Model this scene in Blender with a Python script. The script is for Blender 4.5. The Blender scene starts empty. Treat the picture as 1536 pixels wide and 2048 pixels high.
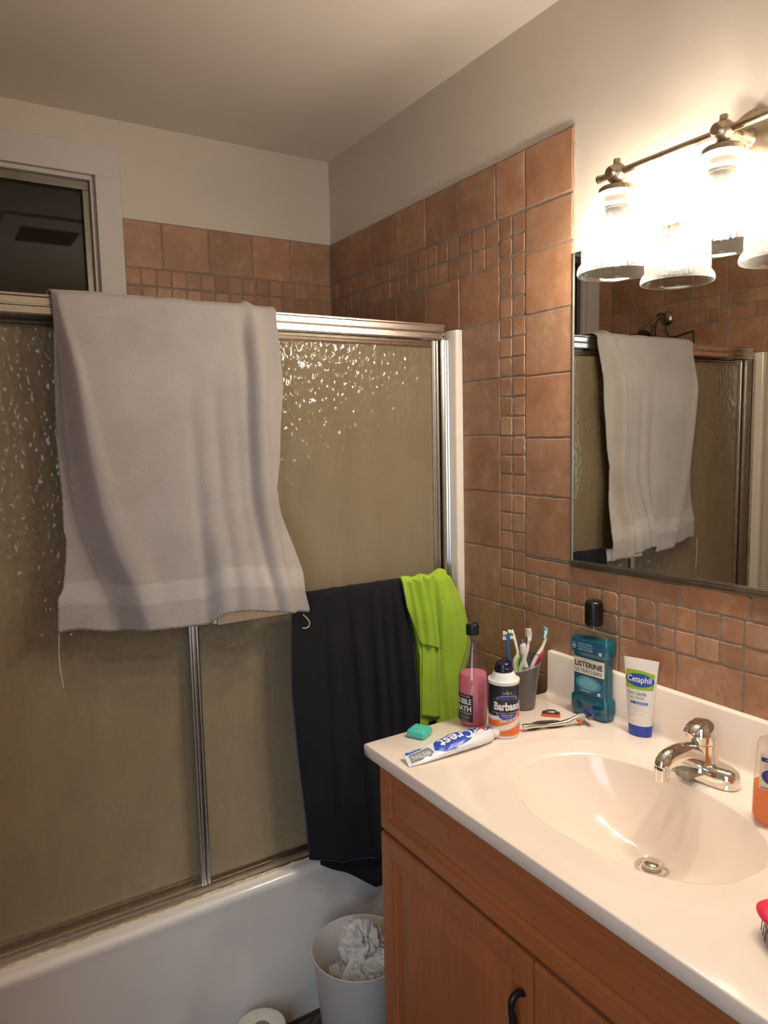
import bpy, bmesh, math, random
from mathutils import Vector, Matrix, noise
random.seed(7)
S = bpy.context.scene
COL = S.collection
PI = math.pi
sin, cos = math.sin, math.cos

# ------------------------------------------------------------------ helpers
def lerp(a, b, t): return a + (b - a) * t
def sstep(a, b, x):
    if a == b: return 0.0 if x < a else 1.0
    t = max(0.0, min(1.0, (x - a) / (b - a)))
    return t * t * (3 - 2 * t)
def gauss(x, w): return math.exp(-(x / w) ** 2)
def interp(tab, x):
    if x <= tab[0][0]: return tab[0][1]
    for (a, va), (b, vb) in zip(tab, tab[1:]):
        if x <= b: return va + (vb - va) * (x - a) / (b - a)
    return tab[-1][1]

def link(o, parent=None):
    COL.objects.link(o)
    if parent is not None: o.parent = parent
    return o
def tag(o, label=None, cat=None, group=None, kind=None):
    if label: o['label'] = label
    if cat: o['category'] = cat
    if group: o['group'] = group
    if kind: o['kind'] = kind
    return o
def thing(name, label, cat, loc=(0, 0, 0), rz=0.0, group=None):
    o = bpy.data.objects.new(name, None)
    o.empty_display_size = 0.05
    link(o); o.location = loc; o.rotation_euler = (0, 0, rz)
    return tag(o, label, cat, group)
def obj(name, bm, mats, parent=None, smooth=False, angle=None):
    me = bpy.data.meshes.new(name)
    bmesh.ops.recalc_face_normals(bm, faces=bm.faces[:])
    bm.to_mesh(me); bm.free()
    if not isinstance(mats, (list, tuple)): mats = [mats]
    for m in mats: me.materials.append(m)
    if smooth:
        for p in me.polygons: p.use_smooth = True
        if angle is not None:
            me.set_sharp_from_angle(angle=math.radians(angle))
    o = bpy.data.objects.new(name, me)
    return link(o, parent)
def struct(name, bm, mats, parent=None, **k):
    o = obj(name, bm, mats, parent, **k)
    o['kind'] = 'structure'
    return o
def copy_tree(o, parent=None):
    c = o.copy(); COL.objects.link(c)
    c.parent = parent
    for ch in list(o.children): copy_tree(ch, c)
    return c

def BM(): return bmesh.new()
def box(bm, x0, x1, y0, y1, z0, z1, bev=0.0, seg=2, mi=0):
    b2 = bmesh.new()
    bmesh.ops.create_cube(b2, size=1.0)
    for v in b2.verts:
        v.co = Vector((lerp(x0, x1, v.co.x + .5), lerp(y0, y1, v.co.y + .5), lerp(z0, z1, v.co.z + .5)))
    if bev > 0:
        bmesh.ops.bevel(b2, geom=b2.edges[:], offset=bev, segments=seg, profile=.5, affect='EDGES')
    merge(bm, b2, mi)
def merge(bm, b2, mi=0, M=None):
    vm = {}
    for v in b2.verts:
        vm[v] = bm.verts.new(M @ v.co if M is not None else v.co)
    for f in b2.faces:
        try:
            nf = bm.faces.new([vm[v] for v in f.verts]); nf.material_index = f.material_index + mi
            nf.smooth = f.smooth
        except ValueError: pass
    b2.free()
def rings(bm, rs, closed=True, cap0=False, cap1=False, mi=0):
    """skin a list of equally long vertex rings (lists of Vector)"""
    vs = [[bm.verts.new(p) for p in r] for r in rs]
    n = len(rs[0])
    for a, b in zip(vs, vs[1:]):
        for i in range(n if closed else n - 1):
            j = (i + 1) % n
            f = bm.faces.new((a[i], a[j], b[j], b[i])); f.material_index = mi
    if cap0: bm.faces.new(vs[0][::-1]).material_index = mi
    if cap1: bm.faces.new(vs[-1]).material_index = mi
    return vs
def lathe(bm, prof, seg=40, c=(0, 0, 0), axis='z', sx=1.0, sy=1.0, mi=0, cap0=False, cap1=False, fn=None):
    rs = []
    for r, z in prof:
        ring = []
        for i in range(seg):
            a = 2 * PI * i / seg
            x, y = r * cos(a) * sx, r * sin(a) * sy
            if axis == 'z': p = Vector((x, y, z))
            elif axis == 'x': p = Vector((z, x, y))
            else: p = Vector((y, z, x))
            p = p + Vector(c)
            if fn: p = fn(p)
            ring.append(p)
        rs.append(ring)
    rings(bm, rs, True, cap0, cap1, mi)
def tube(bm, pts, rad, seg=12, cap=True, mi=0, flat=1.0, up=(0, 0, 1)):
    pts = [Vector(p) for p in pts]
    if not isinstance(rad, (list, tuple)): rad = [rad] * len(pts)
    rs = []; upv = Vector(up)
    for i, p in enumerate(pts):
        t = (pts[min(i + 1, len(pts) - 1)] - pts[max(i - 1, 0)]).normalized()
        s = t.cross(upv)
        if s.length < 1e-4: s = t.cross(Vector((1, 0, 0)))
        s.normalize(); u = s.cross(t)
        rs.append([p + (s * cos(2 * PI * k / seg) + u * sin(2 * PI * k / seg) * flat) * rad[i] for k in range(seg)])
    rings(bm, rs, True, cap, cap, mi)
def spline(pts, n=8):
    """Catmull-Rom through points"""
    P = [Vector(p) for p in pts]; out = []
    for i in range(len(P) - 1):
        p0 = P[max(i - 1, 0)]; p1 = P[i]; p2 = P[i + 1]; p3 = P[min(i + 2, len(P) - 1)]
        for k in range(n):
            t = k / n
            out.append(.5 * ((2 * p1) + (p2 - p0) * t + (2 * p0 - 5 * p1 + 4 * p2 - p3) * t * t + (3 * p1 - p0 - 3 * p2 + p3) * t ** 3))
    out.append(P[-1]); return out
def extrude_poly(bm, pts, vec, mi=0):
    """pts: list of 3D points (planar loop), extruded along vec"""
    vec = Vector(vec)
    rings(bm, [[Vector(p) for p in pts], [Vector(p) + vec for p in pts]], True, True, True, mi)
def superell(a, b, n, seg, z=0.0, c=(0, 0)):
    out = []
    for i in range(seg):
        t = 2 * PI * i / seg; ct, st = cos(t), sin(t)
        out.append(Vector((c[0] + a * math.copysign(abs(ct) ** (2 / n), ct), c[1] + b * math.copysign(abs(st) ** (2 / n), st), z)))
    return out
def grid(bm, fn, nu, nv, mi=0, uv=None):
    vs = [[bm.verts.new(fn(i / (nu - 1), j / (nv - 1))) for i in range(nu)] for j in range(nv)]
    lay = bm.loops.layers.uv.verify() if uv else None
    for j in range(nv - 1):
        for i in range(nu - 1):
            f = bm.faces.new((vs[j][i], vs[j][i + 1], vs[j + 1][i + 1], vs[j + 1][i])); f.material_index = mi
            if uv:
                for l, (a, b) in zip(f.loops, ((i, j), (i + 1, j), (i + 1, j + 1), (i, j + 1))):
                    l[lay].uv = (a / (nu - 1), b / (nv - 1))
    return vs

# ------------------------------------------------------------------ text and printed labels
def text_bm(s, w, h, bold=0.0, space=1.0):
    cu = bpy.data.curves.new('t', 'FONT'); cu.body = s; cu.size = 1; cu.offset = bold; cu.resolution_u = 3
    cu.space_character = space
    ob = bpy.data.objects.new('t', cu); COL.objects.link(ob)
    dg = bpy.context.evaluated_depsgraph_get()
    me = bpy.data.meshes.new_from_object(ob.evaluated_get(dg))
    bpy.data.objects.remove(ob); bpy.data.curves.remove(cu)
    b = bmesh.new(); b.from_mesh(me); bpy.data.meshes.remove(me)
    xs = [v.co.x for v in b.verts]; ys = [v.co.y for v in b.verts]
    if not xs: return b
    x0, x1, y0, y1 = min(xs), max(xs), min(ys), max(ys)
    for v in b.verts:
        v.co = Vector(((v.co.x - (x0 + x1) / 2) / (x1 - x0) * w, (v.co.y - (y0 + y1) / 2) / max(1e-6, y1 - y0) * h, 0))
    return b
class Decal:
    """flat artwork in label space (x right, y up), later wrapped on a surface by fn(x, y, lift)"""
    def __init__(s): s.bm = bmesh.new(); s.mats = []
    def mi(s, m):
        if m not in s.mats: s.mats.append(m)
        return s.mats.index(m)
    def add(s, b, m, layer, M=None):
        for v in b.verts:
            if M is not None: v.co = M @ v.co
            v.co.z = layer
        for f in b.faces: f.material_index = 0
        merge(s.bm, b, s.mi(m))
    def poly(s, pts, m, layer=0):
        b = bmesh.new()
        vs = [b.verts.new((x, y, 0)) for x, y in pts]
        f = b.faces.new(vs); bmesh.ops.triangulate(b, faces=[f])
        s.add(b, m, layer)
    def rect(s, x0, y0, x1, y1, m, layer=0): s.poly([(x0, y0), (x1, y0), (x1, y1), (x0, y1)], m, layer)
    def ell(s, cx, cy, a, b_, m, layer=0, n=40): s.poly([(cx + a * cos(2 * PI * i / n), cy + b_ * sin(2 * PI * i / n)) for i in range(n)], m, layer)
    def text(s, t, cx, cy, w, h, m, layer=1, bold=0.0, rot=0.0, skew=0.0):
        b = text_bm(t, w, h, bold)
        s.add(b, m, layer, Matrix.Translation((cx, cy, 0)) @ Matrix.Rotation(rot, 4, 'Z') @ Matrix(((1, 0, 0, 0), (skew, 1, 0, 0), (0, 0, 1, 0), (0, 0, 0, 1))))
    def build(s, name, fn, parent, step=.004, lift=.0003, stepy=None):
        bm = s.bm
        def cut(no, lo, hi, st):
            k = math.ceil(lo / st)
            while k * st < hi:
                co = Vector(no) * (k * st)
                bmesh.ops.bisect_plane(bm, geom=bm.verts[:] + bm.edges[:] + bm.faces[:], plane_co=co, plane_no=no, dist=1e-7)
                k += 1
        xs = [v.co.x for v in bm.verts]
        cut((1, 0, 0), min(xs), max(xs), step)
        if stepy:
            ys = [v.co.y for v in bm.verts]; cut((0, 1, 0), min(ys), max(ys), stepy)
        for v in bm.verts: v.co = Vector(fn(v.co.x, v.co.y, lift * (1 + v.co.z)))
        me = bpy.data.meshes.new(name); bm.to_mesh(me); bm.free()
        for m in s.mats: me.materials.append(m)
        return link(bpy.data.objects.new(name, me), parent)
def on_cyl(r, a0=0.0):
    """label wrapped round a cylinder whose front is local -Y"""
    def fn(x, y, o):
        a = x / r + a0
        return ((r + o) * sin(a), -(r + o) * cos(a), y)
    return fn

# ------------------------------------------------------------------ materials
def srgb(r, g, b):
    f = lambda c: (c / 255 / 12.92) if c / 255 <= .04045 else ((c / 255 + .055) / 1.055) ** 2.4
    return (f(r), f(g), f(b), 1.0)
class NT:
    def __init__(s, name):
        s.m = bpy.data.materials.new(name); s.m.use_nodes = True
        s.t = s.m.node_tree; s.t.nodes.clear()
        s.out = s.n('ShaderNodeOutputMaterial')
    def n(s, typ, **k):
        nd = s.t.nodes.new(typ)
        for a, v in k.items():
            if a.startswith('i_'):
                key = a[2:].replace('_', ' ')
                nd.inputs[key].default_value = v
            else: setattr(nd, a, v)
        return nd
    def l(s, a, b): s.t.links.new(a, b)
    def coord(s, scale=1.0, kind='Object', sc3=None):
        tc = s.n('ShaderNodeTexCoord'); mp = s.n('ShaderNodeMapping')
        mp.inputs['Scale'].default_value = sc3 if sc3 else (scale,) * 3
        s.l(tc.outputs[kind], mp.inputs['Vector']); return mp.outputs['Vector']
    def noise(s, vec, scale, detail=4, rough=.55):
        n = s.n('ShaderNodeTexNoise'); n.inputs['Scale'].default_value = scale
        n.inputs['Detail'].default_value = detail; n.inputs['Roughness'].default_value = rough
        s.l(vec, n.inputs['Vector']); return n.outputs['Fac']
    def ramp(s, fac, stops):
        r = s.n('ShaderNodeValToRGB'); e = r.color_ramp.elements
        e[0].position, e[0].color = stops[0]; e[1].position, e[1].color = stops[-1]
        for p, c in stops[1:-1]:
            x = e.new(p); x.color = c
        s.l(fac, r.inputs['Fac']); return r.outputs['Color']
    def mix(s, fac, a, b, typ='MIX'):
        m = s.n('ShaderNodeMix', data_type='RGBA', blend_type=typ)
        for sock, v in ((m.inputs['Factor'], fac), (m.inputs['A'] if False else m.inputs[6], a), (m.inputs[7], b)):
            if hasattr(v, 'is_linked') or isinstance(v, bpy.types.NodeSocket): s.l(v, sock)
            else: sock.default_value = v
        return m.outputs[2]
    def bump(s, h, strength=.3, dist=.002):
        b = s.n('ShaderNodeBump'); b.inputs['Strength'].default_value = strength; b.inputs['Distance'].default_value = dist
        s.l(h, b.inputs['Height']); return b.outputs['Normal']
    def bsdf(s, color=None, rough=.5, metal=0.0, normal=None, **k):
        p = s.n('ShaderNodeBsdfPrincipled')
        if color is not None:
            if isinstance(color, bpy.types.NodeSocket): s.l(color, p.inputs['Base Color'])
            else: p.inputs['Base Color'].default_value = color
        if isinstance(rough, bpy.types.NodeSocket): s.l(rough, p.inputs['Roughness'])
        else: p.inputs['Roughness'].default_value = rough
        p.inputs['Metallic'].default_value = metal
        if normal is not None: s.l(normal, p.inputs['Normal'])
        for a, v in k.items():
            p.inputs[a.replace('_', ' ')].default_value = v
        return p.outputs['BSDF']
    def done(s, sh): s.l(sh, s.out.inputs['Surface']); return s.m
def sheen(t, base=.04, normal=None, power=5.0, top=.9):
    """mirror share that grows to grazing angles, the same from both sides of a thin wall"""
    lw = t.n('ShaderNodeLayerWeight'); lw.inputs['Blend'].default_value = .5
    if normal is not None: t.l(normal, lw.inputs['Normal'])
    pw = t.n('ShaderNodeMath', operation='POWER'); t.l(lw.outputs['Facing'], pw.inputs[0]); pw.inputs[1].default_value = power
    mr_ = t.n('ShaderNodeMapRange'); mr_.inputs['To Min'].default_value = base; mr_.inputs['To Max'].default_value = top
    t.l(pw.outputs[0], mr_.inputs['Value']); return mr_.outputs[0]
def simple(name, color, rough=.5, metal=0.0, var=.06, vscale=20, bump=0.0, bscale=200, **k):
    """procedural: slight noise in colour and optionally a fine bump"""
    t = NT(name); v = t.coord()
    f = t.noise(v, vscale)
    c2 = tuple(c * (1 - var) for c in color[:3]) + (1,)
    c1 = tuple(min(1, c * (1 + var)) for c in color[:3]) + (1,)
    col = t.ramp(f, [(.3, c2), (.7, c1)])
    nrm = t.bump(t.noise(v, bscale, 2), bump, .001) if bump else None
    return t.done(t.bsdf(col, rough, metal, nrm, **k))
def thin_glass(name, tint=(1, 1, 1, 1), gloss=.06, body=None, bodyfac=0.0, bump=None, rough=.02):
    """single-wall clear plastic or glass: see-through, with a Fresnel sheen"""
    t = NT(name)
    tr = t.n('ShaderNodeBsdfTransparent'); tr.inputs['Color'].default_value = tint
    gl = t.n('ShaderNodeBsdfGlossy'); gl.inputs['Roughness'].default_value = rough
    if bump:
        nr = t.bump(t.noise(t.coord(), bump[0], 2), bump[1], .001); t.l(nr, gl.inputs['Normal'])
    sh = tr.outputs[0]
    if body:
        tl = t.n('ShaderNodeBsdfTranslucent'); tl.inputs['Color'].default_value = body
        df = t.n('ShaderNodeBsdfDiffuse'); df.inputs['Color'].default_value = body
        ad = t.n('ShaderNodeMixShader'); ad.inputs[0].default_value = .5
        t.l(tl.outputs[0], ad.inputs[1]); t.l(df.outputs[0], ad.inputs[2])
        mx = t.n('ShaderNodeMixShader'); mx.inputs[0].default_value = bodyfac
        t.l(tr.outputs[0], mx.inputs[1]); t.l(ad.outputs[0], mx.inputs[2]); sh = mx.outputs[0]
    m2 = t.n('ShaderNodeMixShader')
    t.l(sheen(t, .07), m2.inputs[0]); t.l(sh, m2.inputs[1]); t.l(gl.outputs[0], m2.inputs[2])
    return t.done(m2.outputs[0])

def mat_wall(name, col):
    t = NT(name); v = t.coord()
    f = t.noise(v, 3, 5); c = t.ramp(f, [(.3, tuple(x * .94 for x in col[:3]) + (1,)), (.7, col)])
    n = t.bump(t.noise(v, 90, 3), .15, .002)
    return t.done(t.bsdf(c, .55, 0, n))
M_wall = mat_wall('painted plaster', srgb(208, 196, 180))
M_ceil = mat_wall('ceiling paint', srgb(226, 214, 200))
M_trimw = mat_wall('white gloss paint', srgb(204, 196, 190))

def mat_tile():
    t = NT('terracotta ceramic'); v = t.coord()
    f = t.noise(v, 9, 6, .6)
    c = t.ramp(f, [(.25, srgb(140, 99, 73)), (.5, srgb(165, 123, 93)), (.75, srgb(180, 141, 111))])
    f2 = t.noise(v, 55, 5, .7)
    c = t.mix(t.ramp(f2, [(.35, (.55, .55, .55, 1)), (.62, (0, 0, 0, 1))]), c, srgb(150, 106, 80))
    # chalky pale clouds
    c = t.mix(t.ramp(t.noise(v, 22, 6, .65), [(.52, (0, 0, 0, 1)), (.78, (.55, .55, .55, 1))]), c, srgb(196, 166, 140))
    # small dark pits gathered in patches
    pit = t.ramp(t.noise(v, 170, 2, .5), [(.30, (1, 1, 1, 1)), (.38, (0, 0, 0, 1))])
    patch = t.ramp(t.noise(v, 14, 2, .5), [(.56, (0, 0, 0, 1)), (.68, (1, 1, 1, 1))])
    pp = t.mix(1.0, pit, patch, 'MULTIPLY')
    c = t.mix(pp, c, srgb(96, 58, 40))
    at = t.n('ShaderNodeAttribute'); at.attribute_name = 'tint'
    c = t.mix(1.0, c, at.outputs['Color'], 'MULTIPLY')
    h = t.noise(v, 60, 5, .6)
    n = t.bump(h, .35, .002)
    return t.done(t.bsdf(c, t.ramp(t.noise(v, 30), [(.3, (.32,) * 3 + (1,)), (.7, (.55,) * 3 + (1,))]), 0, n, Specular_IOR_Level=.4))
M_tile = mat_tile()
M_grout = simple('grey grout', srgb(136, 122, 108), .9, var=.15, vscale=60, bump=.4)

def mat_wood(name, vertical=True, dark=1.0):
    t = NT(name)
    v = t.coord(sc3=(14, 14, 1.2) if vertical else (14, 1.2, 14))
    f = t.noise(v, 2.2, 8, .65)
    w = t.n('ShaderNodeTexWave', wave_type='BANDS', bands_direction='Y' if vertical else 'Z')
    w.inputs['Scale'].default_value = 1.1; w.inputs['Distortion'].default_value = 6; w.inputs['Detail'].default_value = 3
    t.l(v, w.inputs['Vector'])
    d = lambda c: tuple(x * dark for x in c[:3]) + (1,)
    c1 = t.ramp(f, [(.3, d(srgb(158, 93, 56))), (.6, d(srgb(174, 102, 58))), (.8, d(srgb(184, 112, 66)))])
    c = t.mix(t.ramp(w.outputs['Fac'], [(.6, (0, 0, 0, 1)), (1, (.14, .14, .14, 1))]), c1, d(srgb(138, 76, 42)))
    v2 = t.coord(1.0); sp = t.ramp(t.noise(v2, 45, 3), [(.70, (0, 0, 0, 1)), (.76, (1, 1, 1, 1))])
    c = t.mix(sp, c, d(srgb(118, 62, 34)))
    return t.done(t.bsdf(c, .36, 0, t.bump(f, .05, .001), Specular_IOR_Level=.45))
M_wood = mat_wood('honey maple', True)
M_woodh = mat_wood('honey maple rail', False)

def mat_metal(name, col, rough, aniso_scale=None):
    t = NT(name)
    if aniso_scale:
        v = t.coord(sc3=aniso_scale); f = t.noise(v, 30, 3)
        r = t.ramp(f, [(.3, (rough * .93,) * 3 + (1,)), (.7, (rough * 1.08,) * 3 + (1,))])
        return t.done(t.bsdf(col, r, 1.0, t.bump(f, .012, .0004)))
    v = t.coord(); f = t.noise(v, 25, 4)
    r = t.ramp(f, [(.3, (rough * .7,) * 3 + (1,)), (.75, (rough * 1.4,) * 3 + (1,))])
    return t.done(t.bsdf(col, r, 1.0))
M_alu = mat_metal('brushed aluminium', srgb(206, 196, 182), .26, (1, 40, 40))
M_aluv = mat_metal('brushed aluminium upright', srgb(200, 194, 186), .28, (40, 40, 1))
M_chrome = mat_metal('water spotted chrome', srgb(225, 222, 215), .07)
M_nickel = mat_metal('brushed nickel', srgb(176, 160, 138), .30)
M_steel = mat_metal('dull steel channel', srgb(140, 134, 124), .38)
M_mirror = NT('silvered mirror')
M_mirror = M_mirror.done(M_mirror.bsdf((.80, .80, .76, 1), .0, 1.0))
M_black = simple('black painted metal', srgb(22, 22, 26), .35)
M_blackpl = simple('black plastic', srgb(12, 12, 13), .32)
M_winpane = simple('dark night window glass', srgb(36, 32, 25), .03, var=.02, Specular_IOR_Level=.6)
M_enamel = simple('white tub enamel', srgb(226, 219, 211), .18, var=.03, vscale=6, Coat_Weight=.4, Coat_Roughness=.08)
M_ceramic = simple('cream ceramic bullnose', srgb(226, 214, 198), .15, var=.03)
M_whitepl = simple('white plastic', srgb(226, 222, 216), .35, var=.02)
def mat_counter():
    t = NT('cultured marble'); v = t.coord()
    c = t.ramp(t.noise(v, 5, 5), [(.3, srgb(238, 219, 202)), (.7, srgb(244, 227, 211))])
    # faint ochre water stain ring on the front side of the bowl
    return t.done(t.bsdf(c, .14, 0, None, Coat_Weight=.3, Coat_Roughness=.06))
M_counter = mat_counter()
def mat_floor():
    t = NT('dark patterned vinyl'); v = t.coord()
    b = t.n('ShaderNodeTexBrick'); b.offset = 0.0; b.inputs['Scale'].default_value = 1.0
    b.inputs['Brick Width'].default_value = .15; b.inputs['Row Height'].default_value = .15; b.inputs['Mortar Size'].default_value = .006
    b.inputs['Color1'].default_value = srgb(96, 82, 68); b.inputs['Color2'].default_value = srgb(80, 68, 56); b.inputs['Mortar'].default_value = srgb(40, 34, 28)
    t.l(v, b.inputs['Vector'])
    vo = t.n('ShaderNodeTexVoronoi', feature='DISTANCE_TO_EDGE'); vo.inputs['Scale'].default_value = 14; t.l(v, vo.inputs['Vector'])
    c = t.mix(t.ramp(vo.outputs['Distance'], [(.02, (1, 1, 1, 1)), (.06, (0, 0, 0, 1))]), b.outputs['Color'], srgb(44, 38, 32))
    return t.done(t.bsdf(c, .4))
M_floor = mat_floor()

# ------------------------------------------------------------------ frosted door glass
def mat_frost():
    t = NT('hammered shower glass'); v = t.coord()
    vo = t.n('ShaderNodeTexVoronoi', feature='SMOOTH_F1'); vo.inputs['Scale'].default_value = 80; vo.inputs['Smoothness'].default_value = .6
    v2 = t.coord(sc3=(1, 1, .62))
    wob = t.n('ShaderNodeTexNoise'); wob.inputs['Scale'].default_value = 40; t.l(v2, wob.inputs['Vector'])
    mx = t.n('ShaderNodeMix', data_type='RGBA'); mx.inputs[0].default_value = .02
    t.l(v2, mx.inputs[6]); t.l(wob.outputs['Color'], mx.inputs[7]); t.l(mx.outputs[2], vo.inputs['Vector'])
    nr = t.bump(vo.outputs['Distance'], .55, .006)
    rf = t.n('ShaderNodeBsdfRefraction'); rf.inputs['Color'].default_value = srgb(238, 230, 204); rf.inputs['Roughness'].default_value = .16; rf.inputs['IOR'].default_value = 1.3
    t.l(nr, rf.inputs['Normal'])
    tr = t.n('ShaderNodeBsdfTransparent'); tr.inputs['Color'].default_value = srgb(235, 228, 205)
    # dried soap film: streaky, a little denser in places
    st = t.noise(t.coord(sc3=(5, 5, 2.2)), 2, 4)
    scol = t.ramp(st, [(.3, srgb(192, 172, 139)), (.7, srgb(199, 180, 147))])
    df = t.n('ShaderNodeBsdfDiffuse'); tl = t.n('ShaderNodeBsdfTranslucent')
    t.l(scol, df.inputs['Color']); t.l(scol, tl.inputs['Color']); t.l(t.bump(vo.outputs['Distance'], .16, .004), df.inputs['Normal'])
    film = t.n('ShaderNodeMixShader'); film.inputs[0].default_value = .35
    t.l(df.outputs[0], film.inputs[1]); t.l(tl.outputs[0], film.inputs[2])
    a = t.n('ShaderNodeMixShader'); a.inputs[0].default_value = .16
    t.l(rf.outputs[0], a.inputs[1]); t.l(tr.outputs[0], a.inputs[2])
    b = t.n('ShaderNodeMixShader')
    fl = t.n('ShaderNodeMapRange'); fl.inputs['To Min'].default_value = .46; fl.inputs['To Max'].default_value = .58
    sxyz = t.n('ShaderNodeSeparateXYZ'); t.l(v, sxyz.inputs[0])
    lo = t.n('ShaderNodeMapRange'); lo.inputs['From Min'].default_value = 0; lo.inputs['From Max'].default_value = 1.1; lo.inputs['To Min'].default_value = .26; lo.inputs['To Max'].default_value = 0  # film thickened towards the bottom: brightness painted into the lower glass
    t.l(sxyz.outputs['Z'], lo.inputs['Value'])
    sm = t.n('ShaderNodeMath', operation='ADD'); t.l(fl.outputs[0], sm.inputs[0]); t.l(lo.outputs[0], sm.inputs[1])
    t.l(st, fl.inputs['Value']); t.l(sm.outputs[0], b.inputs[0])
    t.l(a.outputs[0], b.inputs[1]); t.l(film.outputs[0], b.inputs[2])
    gl = t.n('ShaderNodeBsdfGlossy'); gl.inputs['Roughness'].default_value = .07; t.l(nr, gl.inputs['Normal'])
    c = t.n('ShaderNodeMixShader'); t.l(sheen(t, .034, nr), c.inputs[0]); t.l(b.outputs[0], c.inputs[1]); t.l(gl.outputs[0], c.inputs[2])
    return t.done(c.outputs[0])
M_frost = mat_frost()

# ------------------------------------------------------------------ room shell
XL, YF, H = -1.46, -2.78, 2.44
WX = .008            # painted face of the right wall (tiles stand proud to x = 0)
bm = BM(); box(bm, XL - 1.6, .12, YF - .62, .12, -.06, 0); struct('floor', bm, M_floor)
bm = BM(); box(bm, XL - 1.6, .12, YF - .62, .12, H, H + .06); struct('ceiling', bm, M_ceil)
bm = BM(); box(bm, WX, .12, YF - .12, .12, 0, H); wall_right = struct('wall_right', bm, M_wall)
# back wall with the window opening
WX0, WX1, WZ0, WZ1 = -1.288, -.7787, 1.60, 2.2657
bm = BM()
for x0, x1, z0, z1 in ((XL - .12, WX0, 0, H), (WX1, .12, 0, H), (WX0, WX1, 0, WZ0), (WX0, WX1, WZ1, H)):
    box(bm, x0, x1, WX, .12, z0, z1)
wall_back = struct('wall_back', bm, M_wall)
# left wall with the doorway the photographer stands in
DY0, DY1, DZ = -2.66, -1.50, 2.04
bm = BM()
for y0, y1, z0, z1 in ((YF - .12, DY0, 0, H), (DY1, .12, 0, H), (DY0, DY1, DZ, H)):
    box(bm, XL - .11, XL - WX, y0, y1, z0, z1)
wall_left = struct('wall_left', bm, M_wall)
bm = BM(); box(bm, XL - .12, .12, YF - .12, YF, 0, H); struct('wall_front', bm, M_wall)
# hallway beyond the doorway
bm = BM()
box(bm, XL - 1.6, XL - 1.5, YF - .5, -.6, 0, H); box(bm, XL - 1.5, XL - .11, YF - .62, YF - .5, 0, H); box(bm, XL - 1.5, XL - .11, -.6, -.5, 0, H)
struct('wall_hall', bm, M_wall)
# wooden door leaf, opened inwards against the left wall
bm = BM(); box(bm, XL + .004, XL + .040, -1.48, -.80, .012, 2.02, .003)
door = struct('door_1', bm, mat_wood('orange oak door', True, .95))
bm = BM(); lathe(bm, [(0.0, 0), (.026, 0), (.026, .006), (.011, .010), (.011, .03), (.024, .036), (.028, .05), (.02, .062), (0, .065)], 24, (XL + .04, -.86, 1.0), 'x')
struct('door_handle', bm, M_nickel, door, smooth=True, angle=40)

# ---- window
bm = BM()
CX0, CX1, CZ1, CZ0 = -1.364, -.707, 2.3506, 1.52
y0, y1 = -.012, WX
for x0, x1, z0, z1 in ((CX0, CX1, WZ1, CZ1), (CX0, WX0, CZ0, WZ1), (WX1, CX1, CZ0, WZ1), (WX0, WX1, CZ0, WZ0)):
    box(bm, x0, x1, y0, y1, z0, z1, .0015)
win = struct('window_1', bm, M_trimw)
bm = BM()  # stop bead, a thin step inside the casing
b = .012
for x0, x1, z0, z1 in ((WX0, WX1, WZ1 - b, WZ1), (WX0, WX0 + b, WZ0, WZ1 - b), (WX1 - b, WX1, WZ0, WZ1 - b), (WX0, WX1, WZ0, WZ0 + b)):
    box(bm, x0, x1, .004, .06, z0, z1, .001)
struct('window_stop', bm, M_trimw, win)
bm = BM(); fw = .026
ix0, ix1, iz0, iz1 = WX0 + b, WX1 - b, WZ0 + b, WZ1 - b
for x0, x1, z0, z1 in ((ix0, ix1, iz1 - fw, iz1), (ix0, ix0 + fw * .8, iz0, iz1 - fw), (ix1 - fw * .8, ix1, iz0, iz1 - fw), (ix0, ix1, iz0, iz0 + fw)):
    box(bm, x0, x1, .018, .05, z0, z1, .002)
struct('window_sash', bm, M_steel, win)
bm = BM(); box(bm, ix0 + .01, ix1 - .01, .036, .042, iz0 + .01, iz1 - .01); struct('window_pane', bm, M_winpane, win)

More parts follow.
